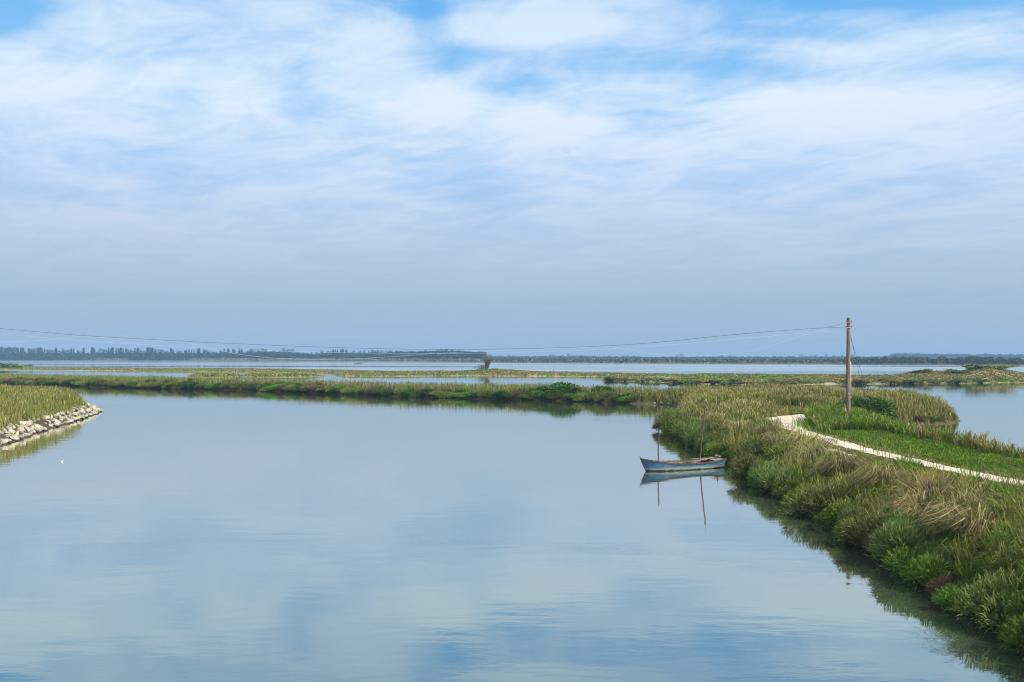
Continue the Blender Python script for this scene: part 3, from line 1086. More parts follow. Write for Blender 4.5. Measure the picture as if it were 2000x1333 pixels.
def stems_mesh(seed, n=9, spread=0.75, h=0.75):
    rg = random.Random(seed)
    bm = bmesh.new()
    for i in range(n):
        a = rg.uniform(0, 6.28)
        q = rg.uniform(0.2, spread)
        p0 = Vector((math.cos(a) * 0.15, math.sin(a) * 0.15, -0.12))
        p2 = Vector((math.cos(a) * q, math.sin(a) * q, h * rg.uniform(0.6, 1.0) * (1.1 - 0.5 * q)))
        p1 = (p0 + p2) / 2 + Vector((rg.uniform(-.08, .08), rg.uniform(-.08, .08), 0.08))
        tube(bm, [p0, p1, p2], [0.028, 0.018, 0.006], 5)
    me = bpy.data.meshes.new('stems')
    bm.to_mesh(me)
    bm.free()
    me.materials.append(M['twig'])
    return me


SAGE = [(0.140, 0.190, 0.050), (0.172, 0.220, 0.068), (0.112, 0.160, 0.040), (0.205, 0.250, 0.088)]
LUSH = [(0.120, 0.195, 0.028), (0.155, 0.24, 0.038), (0.095, 0.155, 0.024)]
RUST = [(0.13, 0.085, 0.055), (0.17, 0.11, 0.075), (0.10, 0.07, 0.05), (0.11, 0.11, 0.05)]
BRAM = [(0.055, 0.115, 0.024), (0.075, 0.145, 0.032), (0.045, 0.09, 0.02), (0.10, 0.18, 0.045)]
YELL = [(0.14, 0.19, 0.04), (0.18, 0.21, 0.06), (0.10, 0.15, 0.03)]
STEMS = [stems_mesh(s) for s in range(3)]
BUSH = {
    'sage': [sprigs_mesh('foliage', 4600, SAGE, 0.70, 0.20, 0.022, 100 + i, lumps=7) for i in range(3)],
    'lush': [sprigs_mesh('foliage', 4600, LUSH, 0.50, 0.16, 0.026, 200 + i, lumps=7) for i in range(3)],
    'rust': [sprigs_mesh('foliage', 2800, RUST, 0.25, 0.28, 0.014, 300 + i, droop=0.1) for i in range(2)],
    'bram': [sprigs_mesh('foliage', 5200, BRAM, 0.20, 0.10, 0.055, 400 + i, lumps=12) for i in range(2)],
    'yell': [sprigs_mesh('foliage', 4000, YELL, 0.40, 0.14, 0.024, 500 + i, lumps=7) for i in range(2)],
    # tidier, cheaper bushes for far off
    'far_g': [sprigs_mesh('foliage', 420, LUSH + SAGE, 0.35, 0.30, 0.15, 600 + i) for i in range(2)],
    'far_o': [sprigs_mesh('foliage', 420, SAGE + RUST[:2], 0.35, 0.30, 0.15, 650 + i) for i in range(2)],
}
LOOK = {'sage': 'grey-green feathery shrub', 'lush': 'leafy mid-green shrub', 'rust': 'brown twiggy half-dead shrub', 'bram': 'dark green bramble bush', 'yell': 'low yellow-green bush',
        'far_g': 'low green bush', 'far_o': 'low grey-brown bush'}


def shrub(kind, x, y, z, r, h, label, group, name='shrub', cat='shrub'):
    root = empty(name, (x, y, z), random.uniform(0, 6.28))
    q = random.uniform(0.75, 1.35)
    root.scale = (r * q, r / q, h)
    root.rotation_euler = (random.uniform(-0.16, 0.16), random.uniform(-0.16, 0.16), random.uniform(0, 6.28))
    tag(root, label, cat, group)
    np_obj('foliage', random.choice(BUSH[kind]), root)
    np_obj('stems', random.choice(STEMS), root)
    return root


# along the near bank, in order from the camera's bridge towards the notch
CANAL = np.array(BANK[0:15])


def canal_x(y):
    return float(np.interp(y, CANAL[:, 1], CANAL[:, 0]))


boat_y = 56.0
row, yy = [], 17.8
while yy < 92:
    row.append(yy)
    yy += 0.72 + 0.010 * yy + random.uniform(-0.2, 0.25)
kinds_near = ['lush', 'yell', 'lush', 'rust', 'lush', 'yell', 'sage', 'lush', 'yell', 'rust', 'lush', 'sage', 'lush', 'sage', 'sage', 'rust', 'sage', 'lush', 'sage', 'lush', 'yell', 'sage', 'sage']
n_before = sum(1 for v_ in row if v_ < boat_y)
for i, yv in enumerate(row):
    kd = kinds_near[i] if i < len(kinds_near) else random.choice(['sage', 'lush', 'sage', 'lush', 'lush', 'yell'])
    if 54.5 < yv < 58.5:
        kd = 'rust' if random.random() < 0.5 else 'yell'
    r = random.uniform(0.85, 1.25) * (1.0 if kd not in ('yell', 'rust') else 0.75)
    h = random.uniform(0.9, 1.35) * (1.2 if kd == 'sage' else 1.0 if kd == 'lush' else 0.65)
    if yv > 62:
        r *= 1.15
        h *= 1.25
    xo = 0.12 + random.uniform(-0.2, 0.35)
    if 53.5 < yv < 58.8:
        xo += 0.9
    X = canal_x(yv) + xo
    Z = max(0.0, float(h_bank(np.array([X]), np.array([yv]))[0])) - 0.08
    if yv < boat_y:
        lab = f"{LOOK[kd]} at the canal edge, {nth(n_before - i)} before the boat"
    else:
        lab = f"{LOOK[kd]} at the canal edge, {nth(i - n_before + 1)} beyond the boat"
    shrub(kd, X, yv, Z, r, h, lab, 'shrubs along the waterline of the near bank')

# second row, higher on the slope
row2, yy = [], 21.0
while yy < 84:
    row2.append(yy)
    yy += 2.3 + 0.02 * yy + random.uniform(-0.6, 0.8)
n_b2 = sum(1 for v_ in row2 if v_ < boat_y)
for i, yv in enumerate(row2):
    kd = random.choice(['sage', 'lush', 'sage', 'rust', 'lush'])
    X = canal_x(yv) + random.uniform(1.7, 2.4)
    Z = float(h_bank(np.array([X]), np.array([yv]))[0]) - 0.1
    r, h = random.uniform(0.75, 1.45), random.uniform(0.6, 1.05)
    where = f"{nth(n_b2 - i)} before the boat" if yv < boat_y else f"{nth(i - n_b2 + 1)} beyond the boat"
    shrub(kd, X, yv, Z, r, h, f"{LOOK[kd]} up on the grassy slope, {where}", 'shrubs higher on the near bank')

# across the channel, counted from the notch towards the left
FRONT = np.array(BANK[16:27])
seg = np.concatenate([[0], np.cumsum(np.linalg.norm(np.diff(FRONT, axis=0), axis=1))])
for place, u0, u1, g0, g1, sc in (('under the opposite bank', 0.2, 1.0, 1.1, 2.3, 1.0), ('halfway up the opposite bank', 1.8, 4.2, 2.2, 4.5, 0.75)):
    t, i = 1.5, 0
    while t < seg[-1] - 45:
        i += 1
        X, Y = np.interp(t, seg, FRONT[:, 0]) + 0.3, np.interp(t, seg, FRONT[:, 1]) + random.uniform(u0, u1)
        kd = random.choice(['lush', 'sage', 'rust', 'lush', 'yell', 'bram', 'sage'])
        r = random.uniform(1.1, 2.1) * sc
        h = random.uniform(0.8, 1.6) * (0.75 if kd == 'yell' else 1) * sc
        shrub(kd, X, Y, max(0.0, zb(X, Y) - 0.15), r, h, f"{LOOK[kd]} {place}, {nth(i)} from the rocky notch", 'shrubs ' + place)
        t += random.uniform(g0, g1)

for (X, Y, Z, r, h, lab) in [
        (8.0, 142.5, 0.3, 3.2, 2.5, 'tallest dark bramble thicket rising above the bank across the channel'),
        (3.8, 143.4, 0.3, 2.6, 1.8, 'dark bramble thicket left of the tallest one across the channel'),
        (12.4, 140.6, 0.3, 2.7, 2.1, 'dark bramble thicket right of the tallest one across the channel'),
        (26.2, 74.6, 1.45, 1.95, 2.1, 'dark bramble bush on the mound just behind the utility pole'),
        (24.2, 73.0, 1.45, 1.3, 1.4, 'smaller bramble bush touching the foot of the utility pole mound'),
        (28.4, 77.0, 0.9, 1.2, 1.5, 'dark bramble bush between the pole mound and the lagoon inlet'),
        (34.0, 119.0, 0.9, 2.6, 1.9, 'wide bramble bush at the back edge of the reed land above the path bend'),
        (29.5, 124.0, 0.9, 2.0, 1.7, 'bramble bush with a bent sprig at the back of the reed land'),
        (44.0 - 6, 91.6, 0.1, 0.9, 0.8, 'small round green bush at the front of the reedy headland'),
]:
    shrub('bram', X, Y, Z, r, h, lab, 'bramble bushes', 'bramble_bush', 'bush')
for (X, Y, r, h, kd, lab) in [
        (36.6, 90.0, 1.1, 0.95, 'rust', 'purplish brown bush at the muddy foot of the reedy headland'),
        (39.3, 92.6, 1.0, 0.9, 'sage', 'grey-green bush at the muddy foot of the reedy headland'),
        (41.2, 94.8, 1.2, 1.2, 'rust', 'brown bush on the water tip of the reedy headland'),
        (35.6, 91.6, 1.0, 1.3, 'yell', 'yellow-green bush at the inner end of the headland inlet')]:
    shrub(kd, X, Y, 0.05, r, h, lab, 'bushes round the headland')

# bushes on the sandy marsh strip and dunes
marsh_spots = []
for px in list(range(1185, 2000, 17)):
    t = (px - 1170) / 830
    marsh_spots.append((px + random.uniform(-6, 6), random.uniform(-2.0, 0.4)))
cf = np.array([(1150, 743), (1240, 746), (1330, 749), (1420, 752.0), (1520, 752), (1620, 751.3), (1800, 750.4), (1900, 749), (2000, 748)])
i = 0
for px, dy in marsh_spots:
    py = float(np.interp(px, cf[:, 0], cf[:, 1])) - 1.6 + dy
    X, Y = W(px, py, 0.2)
    if px > 1790 and random.random() < 0.45:
        continue
    i += 1
    kd = random.choice(['far_g', 'far_g', 'far_o'])
    shrub(kd, X, Y, 0.1, random.uniform(1.3, 2.7), random.uniform(0.6, 1.1), f"{LOOK[kd]} on the sandy marsh strip, {nth(i)} from its left end", 'bushes on the sandy marsh strip')
for px, d, r, h, lab in [(1795, 268, 4.0, 0.9, 'green bush on the crest of the smaller sandy dune'), (1908, 268, 4.2, 1.0, 'green bush on the left flank of the larger dune'),
                         (1928, 270, 4.5, 1.2, 'green bush on the crest of the larger dune'), (1950, 266, 4.0, 0.9, 'green bush on the far flank of the larger dune'),
                         (1872, 264, 3.2, 1.0, 'low green bush in the saddle between the two dunes')]:
    X = (px - 1000) / FPX * d
    zz = float(dunes(np.array([X]), np.array([d]))[0]) + 0.2
    shrub('far_g', X, d, zz, r, h, lab, 'bushes on the dunes')
for j, px in enumerate([-6, 10, 26, 40]):
    X, Y = W(px, 721.2 - 0.4 * (j % 2), 0)
    shrub('far_g', X, Y, 0.2, [9, 9, 8, 6][j], [2.9, 2.7, 2.2, 1.4][j], f"dark green bush on the far left marsh, {nth(j + 1)} from the left", 'bushes on the far left marsh')

# big drooping tussocks of dead grass
def tussock_mesh(seed, pal, n=520):
    rg = np.random.default_rng(seed)
    a = rg.uniform(0, 2 * np.pi, n)
    q = np.sqrt(rg.uniform(0, 1, n)) * 0.36
    P = np.stack([np.cos(a) * q, np.sin(a) * q, np.full(n, -0.08)], -1)
    c = pal[rg.integers(0, len(pal), n)] * rg.uniform(0.8, 1.25, (n, 1))
    V, qd, t, C = blade_arrays(P, rg.uniform(0.7, 1.45, n), rg.uniform(0.016, 0.03, n), np.clip(np.abs(rg.normal(0.95, 0.3, n)), 0.1, 1.5), a + rg.normal(0, 0.4, n), rg.uniform(0.15, 0.75, n), c)
    return np_mesh('foliage', V, qd, t, M['shrub'], C)


TUS = [tussock_mesh(70 + i, np.concatenate([STRAW * (1.02, 1.08, 1.15), STRAW * (0.98, 1.05, 1.1), OLIVE[:2]])) for i in range(4)]


def tussock(x, y, sc, label, group):
    o = np_obj('grass_tussock', random.choice(TUS))
    o.location = (x, y, zb(x, y) + (0.22 if x < 18 else 0.0))
    o.rotation_euler = (0, R(-14) if x < 18 else 0, random.uniform(0, 6.28))
    o.scale = (sc, sc, sc * random.uniform(0.8, 1.0))
    tag(o, label, 'grass tussock', group)


def zb(x, y, f=h_bank):
    return float(f(np.array([float(x)]), np.array([float(y)]))[0])


slope_t = [(13.0, 27.6), (13.4, 29.6), (12.9, 31.2), (13.9, 33.0), (13.9, 37.2), (14.0, 42.0), (14.3, 47.0), (14.7, 50.5), (14.4, 54.0), (15.3, 59.5), (14.8, 64.5), (15.0, 71.5)]
for i, (x, y) in enumerate(slope_t):
    tussock(x, y, random.uniform(1.0, 1.35) * (1.12 if y < 34 else 1.0), f"straw-coloured drooping tussock on the near bank slope, {nth(i + 1)} from the camera", 'dry tussocks on the near bank')
for i, (x, y) in enumerate([(23.6, 46.5), (24.3, 48.6), (24.5, 51.8), (24.7, 55.0), (25.0, 58.2), (25.2, 62.0), (25.9, 66.0)]):
    tussock(x, y, random.uniform(0.7, 1.0), f"straw-coloured tussock at the lagoon edge right of the path, {nth(i + 1)} from the camera", 'dry tussocks along the lagoon edge')

# ------------------------------------------------------------------ boulders along the spit
def boulder_mesh(seed):
    rg = random.Random(seed)
    bm = bmesh.new()
    for _ in range(15):
        v = Vector((rg.gauss(0, 1), rg.gauss(0, 1), rg.gauss(0, 1))).normalized()
        bm.verts.new(Vector((v.x * 0.62, v.y * 0.5, v.z * 0.40)) * rg.uniform(0.8, 1.1))
    bmesh.ops.convex_hull(bm, input=bm.verts)
    bmesh.ops.delete(bm, geom=[v for v in bm.verts if not v.link_faces], context='VERTS')
    bmesh.ops.bevel(bm, geom=list(bm.edges), offset=0.012, segments=1, affect='EDGES')
    me = bpy.data.meshes.new('boulder')
    bm.to_mesh(me)
    bm.free()
    me.materials.append(M['rock'])
    return me


ROCKS = [boulder_mesh(s) for s in range(8)]


def boulder(x, y, z, s, label, group, tilt=0.9):
    o = bpy.data.objects.new('boulder', random.choice(ROCKS))
    link(o)
    o.location = (x, y, z)
    o.scale = (s * random.uniform(0.8, 1.3), s * random.uniform(0.8, 1.2), s * random.uniform(0.8, 1.2))
    o.rotation_euler = (random.uniform(-tilt, tilt), random.uniform(-tilt, tilt), random.uniform(0, 6.28))
    tag(o, label, 'boulder', group)
    return o


EDGE = np.array(SPIT[2:9])
EDGE = np.concatenate([[(-30.6, 56.5)], EDGE])
el_ = np.concatenate([[0], np.cumsum(np.linalg.norm(np.diff(EDGE, axis=0), axis=1))])
for rown, (inset, zz, smin, smax, stepv) in {'lowest': (0.0, 0.05, 0.3, 0.75, 0.50), 'middle': (0.55, 0.34, 0.28, 0.75, 0.52), 'topmost': (1.15, 0.66, 0.22, 0.65, 0.65)}.items():
    t, i = el_[-1] - 4.5, 0
    while t > 0:
        px_, py_ = np.interp(t, el_, EDGE[:, 0]), np.interp(t, el_, EDGE[:, 1])
        a, b = np.interp(t + .5, el_, EDGE[:, 0]) - px_, np.interp(t + .5, el_, EDGE[:, 1]) - py_
        L = math.hypot(a, b)
        gap = abs(t - 30.5) < 1.1 or abs(t - 17.0) < 0.8
        if not (gap and rown != 'topmost'):
            i += 1
            ins = inset + random.uniform(-0.15, 0.25)
            boulder(px_ - b / L * ins, py_ + a / L * ins, zz + random.uniform(-0.12, 0.15), random.uniform(smin, smax),
                    f"pale boulder in the {rown} row of the left bank, {nth(i)} from its tip", 'boulders along the left bank')
        t -= stepv * random.uniform(0.75, 1.25)

for i in range(6):
    a = i / 5
    boulder(20.9 - 2.2 * a + random.uniform(-.3, .6), 127 + 2.2 * a + random.uniform(-.3, .5) - 3 * (a < .2), 0.10 + 0.35 * random.random(), random.uniform(0.28, 0.5),
            f"pale rock in the notch of the opposite bank, {nth(i + 1)} from the near bank", 'rocks in the notch')
for i, (x, y, s) in enumerate([(24.7, 71.0, 0.5), (25.2, 71.2, 0.42), (25.6, 70.9, 0.40)]):
    boulder(x, y, float(h_bank(np.array([x]), np.array([y]))[0]) + 0.3, s, f"pale stone by the brambles behind the utility pole, {nth(i + 1)} from the pole", 'stones by the pole')
for i, (x, y, s) in enumerate([(33.9, 86.6, 0.55), (35.4, 88.3, 0.45), (34.6, 87.4, 0.7)]):
    boulder(x, y, 0.12, s, ['small pale stone at the innermost corner of the headland inlet', 'smallest pale stone beside the purplish bush of the inlet', 'biggest pale stone on the mud of the headland inlet'][i], 'stones in the inlet')

# ------------------------------------------------------------------ utility poles and cables
def zb(x, y, f=h_bank):
    return float(f(np.array([float(x)]), np.array([float(y)]))[0])


def box(bm, cx, cy, cz, sx, sy, sz, rot=None):
    m = Matrix.Translation((cx, cy, cz))
    if rot is not None:
        m = m @ rot
    m = m @ Matrix.Diagonal((sx, sy, sz, 1))
    bmesh.ops.create_cube(bm, size=1.0, matrix=m)
    return bm


def make_pole(x, y, z0, ztop, label, lean=0.006, detail=True, flip=1):
    root = empty('utility_pole', (x, y, z0))
    tag(root, label, 'utility pole')
    H = ztop - z0
    bm = bmesh.new()
    pts, rads = [], []
    for i in range(12):
        f = i / 11
        pts.append((lean * H * f + 0.006 * math.sin(f * 9), 0.004 * math.sin(f * 7), -0.5 + (H + 0.5) * f))
        rads.append(0.17 - 0.055 * f)
    tube(bm, pts, rads, 18)
    obj('shaft', bm, M['pole_wood'], root, False)
    for zz, w in ((H - 0.30, 0.34), (H - 0.66, 0.40)):
        bm = bmesh.new()
        box(bm, lean * H - 0.02, -0.15, zz, w, 0.05, 0.05)
        tube(bm, [(lean * H - 0.12, -0.13, zz), (lean * H - 0.12, 0.13, zz)], [0.015, 0.015], 6)
        br = obj('bracket', bm, M['metal'], root)
        for sx in (-1, 1):
            bm = bmesh.new()
            xx = lean * H - 0.02 + sx * w * 0.47
            tube(bm, [(xx, -0.15, zz + 0.02), (xx, -0.15, zz + 0.05), (xx, -0.15, zz + 0.09), (xx, -0.15, zz + 0.12)], [0.02, 0.04, 0.032, 0.015], 8)
            obj('insulator', bm, M['porcelain'], br, True)
    bm = bmesh.new()
    for zz in (H - 0.80, H - 0.86):
        tube(bm, [(lean * zz, 0, zz - 0.012), (lean * zz, 0, zz + 0.012)], [0.135, 0.135], 16)
    obj('steel_band', bm, M['metal'], root)
    if detail:
        bm = bmesh.new()
        tube(bm, [(0.17, -0.05, 2.1), (0.165, -0.05, 3.2), (0.165, -0.05, 4.15)], [0.032, 0.032, 0.032], 8)
        cp = obj('conduit', bm, M['pvc'], root, True)
        bm = bmesh.new()
        for zz in (2.4, 3.2, 4.0):
            box(bm, 0.165, -0.05, zz, 0.09, 0.09, 0.03)
        obj('conduit_clip', bm, M['metal'], cp)
        bm = bmesh.new()
        box(bm, -0.19, -0.06, 0.98, 0.10, 0.12, 0.26)
        bmesh.ops.bevel(bm, geom=list(bm.edges), offset=0.012, segments=2, affect='EDGES')
        obj('junction_box', bm, M['metal'], root)
        bm = bmesh.new()
        tube(bm, [(-0.16, -0.05, 3.55), (-0.22, -0.05, 3.6), (-0.30, -0.05, 3.61)], [0.012, 0.012, 0.012], 6)
        box(bm, -0.165, -0.05, 3.48, 0.05, 0.06, 0.18)
        obj('hook', bm, M['metal'], root)
        bm = bmesh.new()
        box(bm, 0.01, -0.158, 2.05, 0.07, 0.006, 0.10)
        obj('tin_plate', bm, M['metal'], root)
    return root


PZ = zb(*POLE)
POLE_TOP = HC + 65.8 * (697 - 621) / FPX
make_pole(POLE[0], POLE[1], PZ, POLE_TOP, 'tall weathered wooden utility pole standing in green grass beside the gravel path')
P2 = (-46.0, 76.0)
P2TOP = HC + 76.0 * (697 - 618) / FPX
make_pole(P2[0], P2[1], zb(*P2, f=h_spit), P2TOP, 'wooden utility pole among the reeds of the left bank carrying the cables', detail=False, lean=-0.004)


def cable(name, pts, r, mat, label, group='overhead cables'):
    cv = bpy.data.curves.new(name, 'CURVE')
    cv.dimensions = '3D'
    sp = cv.splines.new('POLY')
    sp.points.add(len(pts) - 1)
    for p, q in zip(sp.points, pts):
        p.co = (*q, 1)
    cv.bevel_depth = r
    cv.bevel_resolution = 1
    cv.materials.append(mat)
    tmp = bpy.data.objects.new(name, cv)
    COL.objects.link(tmp)
    dg = bpy.context.evaluated_depsgraph_get()
    me = bpy.data.meshes.new_from_object(tmp.evaluated_get(dg))
    bpy.data.objects.remove(tmp)
    o = bpy.data.objects.new(name, me)
    link(o)
    tag(o, label, 'cable', group)
    return o


def smooth_pts(pts, n=3):
    return [Vector(p) for p in chaikin([tuple(p) for p in pts], n)]


def on_span(px, py):
    """point of the vertical plane through both poles"""
    ax, ay = POLE[0], POLE[1] - 0.15
    bx, by = P2[0], P2[1] - 0.15
    u = (px - 1000) / FPX
    # (u*d, d) = a + t(b-a)
    t = (ax - u * ay) / ((ax - u * ay) - (bx - u * by))
    d = ay + t * (by - ay)
    return Vector((u * d, d, HC - (py - HY) * d / FPX))


def px_at_pole2():
    return 1000 + P2[0] / P2[1] * FPX


pe = px_at_pole2()
main_px = [(1652, 641), (1615, 640), (1500, 648), (1400, 657), (1300, 668), (1192, 676), (1100, 679.5), (1000, 682), (900, 683), (800, 682.5), (700, 680.5), (600, 677.5), (500, 673.5), (400, 669),
           (300, 664), (160, 656), (80, 649), (0, 642), (-80, 636), (pe, 628)]
cable('overhead_cable', smooth_pts([on_span(*p) for p in main_px], 2), 0.011, M['cable_dark'], 'dark overhead cable running highest from the utility pole across the water')
white_px = [(1652, 645), (1600, 648.5), (1500, 657), (1400, 666), (1300, 675), (1200, 681.5), (1100, 686), (1000, 689), (900, 691), (800, 691.2), (700, 690), (600, 687.5), (500, 684.5), (400, 680.5),
            (300, 675), (200, 668.5), (100, 661), (0, 653), (-80, 646), (pe, 638)]
cable('overhead_cable', smooth_pts([on_span(*p) + Vector((0, 0.25, 0)) for p in white_px], 2), 0.0065, M['cable_light'], 'thin pale overhead cable sagging evenly just below the dark one')
droop_px = [(1618, 640.5), (1580, 652), (1530, 668), (1490, 680), (1450, 689), (1390, 695), (1330, 696.5), (1270, 691), (1230, 684), (1192, 676.8), (1120, 680), (1050, 682.2), (980, 685.5), (900, 688), (820, 693), (740, 699),
            (660, 702.5), (580, 702.5), (500, 697.5), (430, 686), (362, 668), (300, 666), (220, 661.5), (162, 657), (120, 662), (60, 667.5), (0, 669), (-80, 664), (pe, 634)]
cable('overhead_cable', smooth_pts([on_span(*p) + Vector((0, -0.12, 0)) for p in droop_px], 2), 0.007, M['cable_light'], 'pale slack overhead cable drooping in loops below its ties to the dark cable')
cable('overhead_cable', smooth_pts([on_span(1652, 630), on_span(1634, 636), on_span(1615, 640)], 2), 0.009, M['cable_dark'], 'short dark stay wire slanting from the pole top down to the dark cable')
pt = Vector((POLE[0] + 0.12, POLE[1], POLE_TOP - 0.92))
for i, (ax, ay, dz) in enumerate([(27.3, 75.6, 0.0), (27.75, 75.0, 0.22)]):
    e = Vector((ax, ay, zb(ax, ay) - 0.1))
    cable('guy_wire', [pt - Vector((0, 0, dz)) + (e - pt + Vector((0, 0, dz))) * t for t in np.linspace(0, 1, 6)], 0.009, M['cable_dark'],
          ['steeper dark guy wire from the utility pole top to the ground behind', 'outer dark guy wire from the utility pole top to the ground behind'][i], 'guy wires of the utility pole')

# ------------------------------------------------------------------ the boat
bow = Vector((6.95, 53.75, 0))
stern = Vector((11.68, 56.15, 0))
axis = (stern - bow)
LOA = axis.length
boat = empty('rowing_boat', ((bow.x + stern.x) / 2, (bow.y + stern.y) / 2, 0), math.atan2(-axis.y, -axis.x))
tag(boat, 'weathered blue wooden rowing boat with a raked bow moored at the reedy bank', 'boat')
NS = 22


def hull_sec(f):
    """f 0 stern .. 1 bow : x, half beam at gunwale, sheer height, keel depth, half beam at chine"""
    x = (f - 0.5) * LOA
    hb = 0.80 * (max(0.0, 1 - abs((f - 0.44) / 0.56) ** 2.3)) ** 0.8 if f > 0.44 else 0.80 - 0.16 * ((0.44 - f) / 0.44) ** 2
    hb = max(hb, 0.018)
    sheer = 0.37 + 0.34 * max(0, (f - 0.42) / 0.58) ** 2.2 + 0.14 * max(0, (0.42 - f) / 0.42) ** 2
    keel = -0.16 + 0.05 * ((0.45 - f) / 0.45) ** 2 if f < 0.45 else -0.16
    return x, hb, sheer, keel


def hull_ring(f, inset=0.0, lift=0.0):
    x, hb, sh, kl = hull_sec(f)
    rake = 0.42 * max(0.0, (f - 0.72) / 0.28) ** 1.5            # the stem leans back below
    rs = -0.10 * max(0.0, (0.12 - f) / 0.12)
    hb = max(hb - inset, 0.006)
    kl = kl + lift
    pts = []
    prof = [(0.0, 0.0), (0.45, 0.03), (0.72, 0.10), (0.84, 0.30), (0.92, 0.62), (1.0, 1.0)]
    for s in (-1, 1):
        col = []
        for (b, zf) in prof:
            zz = kl + (sh - kl) * zf
            col.append(Vector((x - rake * (1 - zf) - rs * (1 - zf), s * hb * b, zz)))
        pts.append(col)
    return pts[0][::-1] + pts[1][1:]


def hull_shell(inset, lift, flip):
    bm = bmesh.new()
    rings = []
    for i in range(NS + 1):
        rings.append([bm.verts.new(p) for p in hull_ring(i / NS, inset, lift)])
    for A, B in zip(rings, rings[1:]):
        for i in range(len(A) - 1):
            f = (A[i], A[i + 1], B[i + 1], B[i])
            bm.faces.new(f if flip else f[::-1])
    bm.faces.new(rings[0] if not flip else rings[0][::-1])
    bm.faces.new(rings[-1] if flip else rings[-1][::-1])
    bmesh.ops.recalc_face_normals(bm, faces=bm.faces)
    return bm


obj('hull', hull_shell(0, 0, False), M['hull'], boat, True)
bm = hull_shell(0.035, 0.04, True)
obj('inner_planking', bm, M['hull_in'], boat, True)
for s in (-1, 1):
    bm = bmesh.new()
    rings = []
    for i in range(NS * 2 + 1):
        f = i / (NS * 2)
        x, hb, sh, _ = hull_sec(f)
        w = 0.045 + 0.004 * math.sin(i * 2.1)
        jit = 0.008 * math.sin(i * 1.7 + s)
        ins = min(w, hb * 0.9)
        rings.append([bm.verts.new(Vector((x + 0.02 * (f - .5), s * yy_, zz_ + jit))) for yy_, zz_ in
                      ((hb + 0.022, sh - 0.055), (hb + 0.024, sh + 0.012), (hb - ins, sh + 0.014), (hb - ins, sh - 0.05))])
    for A, B in zip(rings, rings[1:]):
        for i in range(4):
            bm.faces.new((A[i], A[(i + 1) % 4], B[(i + 1) % 4], B[i]))
    bm.faces.new(rings[0][::-1])
    bm.faces.new(rings[-1])
    bmesh.ops.recalc_face_normals(bm, faces=bm.faces)
    obj('gunwale', bm, M['rusty_wood'], boat)
# stem post
bm = bmesh.new()
x, hb, sh, kl = hull_sec(1.0)
tube(bm, [(x - 0.42, 0, kl + 0.05), (x - 0.20, 0, kl + 0.42), (x - 0.02, 0, sh - 0.06), (x + 0.05, 0, sh + 0.09)], [0.028, 0.03, 0.036, 0.026], 8)
obj('stem_post', bm, M['rusty_wood'], boat)


def deck(f0, f1, name, drop, mat):
    bm = bmesh.new()
    A = []
    for i in range(9):
        f = f0 + (f1 - f0) * i / 8
        x, hb, sh, _ = hull_sec(f)
        hb = max(hb - 0.04, 0.01)
        row_ = []
        for j in range(7):
            q = -1 + 2 * j / 6
            row_.append((x, hb * q, sh - drop + 0.035 * (1 - q * q)))
        A.append(row_)
    top = [[bm.verts.new(p) for p in r_] for r_ in A]
    bot = [[bm.verts.new((p[0], p[1], p[2] - 0.025)) for p in r_] for r_ in A]
    for i in range(8):
        for j in range(6):
            bm.faces.new((top[i][j], top[i + 1][j], top[i + 1][j + 1], top[i][j + 1]))
            bm.faces.new((bot[i][j + 1], bot[i + 1][j + 1], bot[i + 1][j], bot[i][j]))
    for i in (0, 8):
        for j in range(6):
            bm.faces.new((top[i][j], top[i][j + 1], bot[i][j + 1], bot[i][j]))
    bmesh.ops.recalc_face_normals(bm, faces=bm.faces)
    return obj(name, bm, mat, boat)


deck(0.72, 0.965, 'fore_deck', 0.02, M['old_board'])
deck(0.02, 0.13, 'stern_deck', 0.03, M['old_board'])
for f, tw in ((0.30, 0.20), (0.54, 0.22)):
    x, hb, sh, _ = hull_sec(f)
    bm = bmesh.new()
    box(bm, x, 0, sh - 0.10, tw, 2 * hb - 0.10, 0.032)
    obj('thwart', bm, M['old_board'], boat)
bm = bmesh.new()
for j in range(6):
    yj = -0.38 + j * 0.152
    box(bm, -0.25, yj, -0.035, 2.7, 0.13, 0.022)
obj('floor_board', bm, M['hull_in'], boat)
for f in (0.20, 0.27, 0.36, 0.42, 0.48, 0.60, 0.66):
    bm = bmesh.new()
    ring = hull_ring(f, 0.055, 0.055)
    tube(bm, ring, [0.02] * len(ring), 5)
    obj('rib', bm, M['old_board'], boat)
for (cx, cy, cz, sx, sy, rz, ry) in ((-1.75, 0.05, 0.43, 1.3, 0.16, 0.35, 0.03), (-1.55, -0.30, 0.41, 1.1, 0.13, -0.12, -0.04), (-1.1, 0.25, 0.38, 1.0, 0.11, 0.1, 0.02), (0.9, 0.42, 0.40, 1.2, 0.12, -0.22, -0.05)):
    bm = bmesh.new()
    box(bm, 0, 0, 0, sx, sy, 0.028)
    o = obj('loose_board', bm, M['old_board'], None)
    o.location = boat.matrix_world @ Vector((cx, cy, cz)) if False else (boat.location + Matrix.Rotation(boat.rotation_euler.z, 3, 'Z') @ Vector((cx, cy, cz + 0.06)))
    o.rotation_euler = (0.03, ry, boat.rotation_euler.z + rz)
    j_ = {-1.75: 'bleached loose board lying across the stern of the boat', -1.55: 'bleached loose board along the near side of the stern',
          -1.1: 'narrow loose board resting on the stern thwart of the boat', 0.9: 'loose board leaning on the side of the boat near its fore deck'}[cx]
    tag(o, j_, 'board', 'loose boards in the boat')
bm = bmesh.new()
box(bm, -LOA / 2 + 0.16, 0.06, 0.60, 0.16, 0.42, 0.06)
box(bm, -LOA / 2 + 0.10, -0.12, 0.60, 0.07, 0.07, 0.20)
obj('rudder_bracket', bm, M['old_board'], boat)


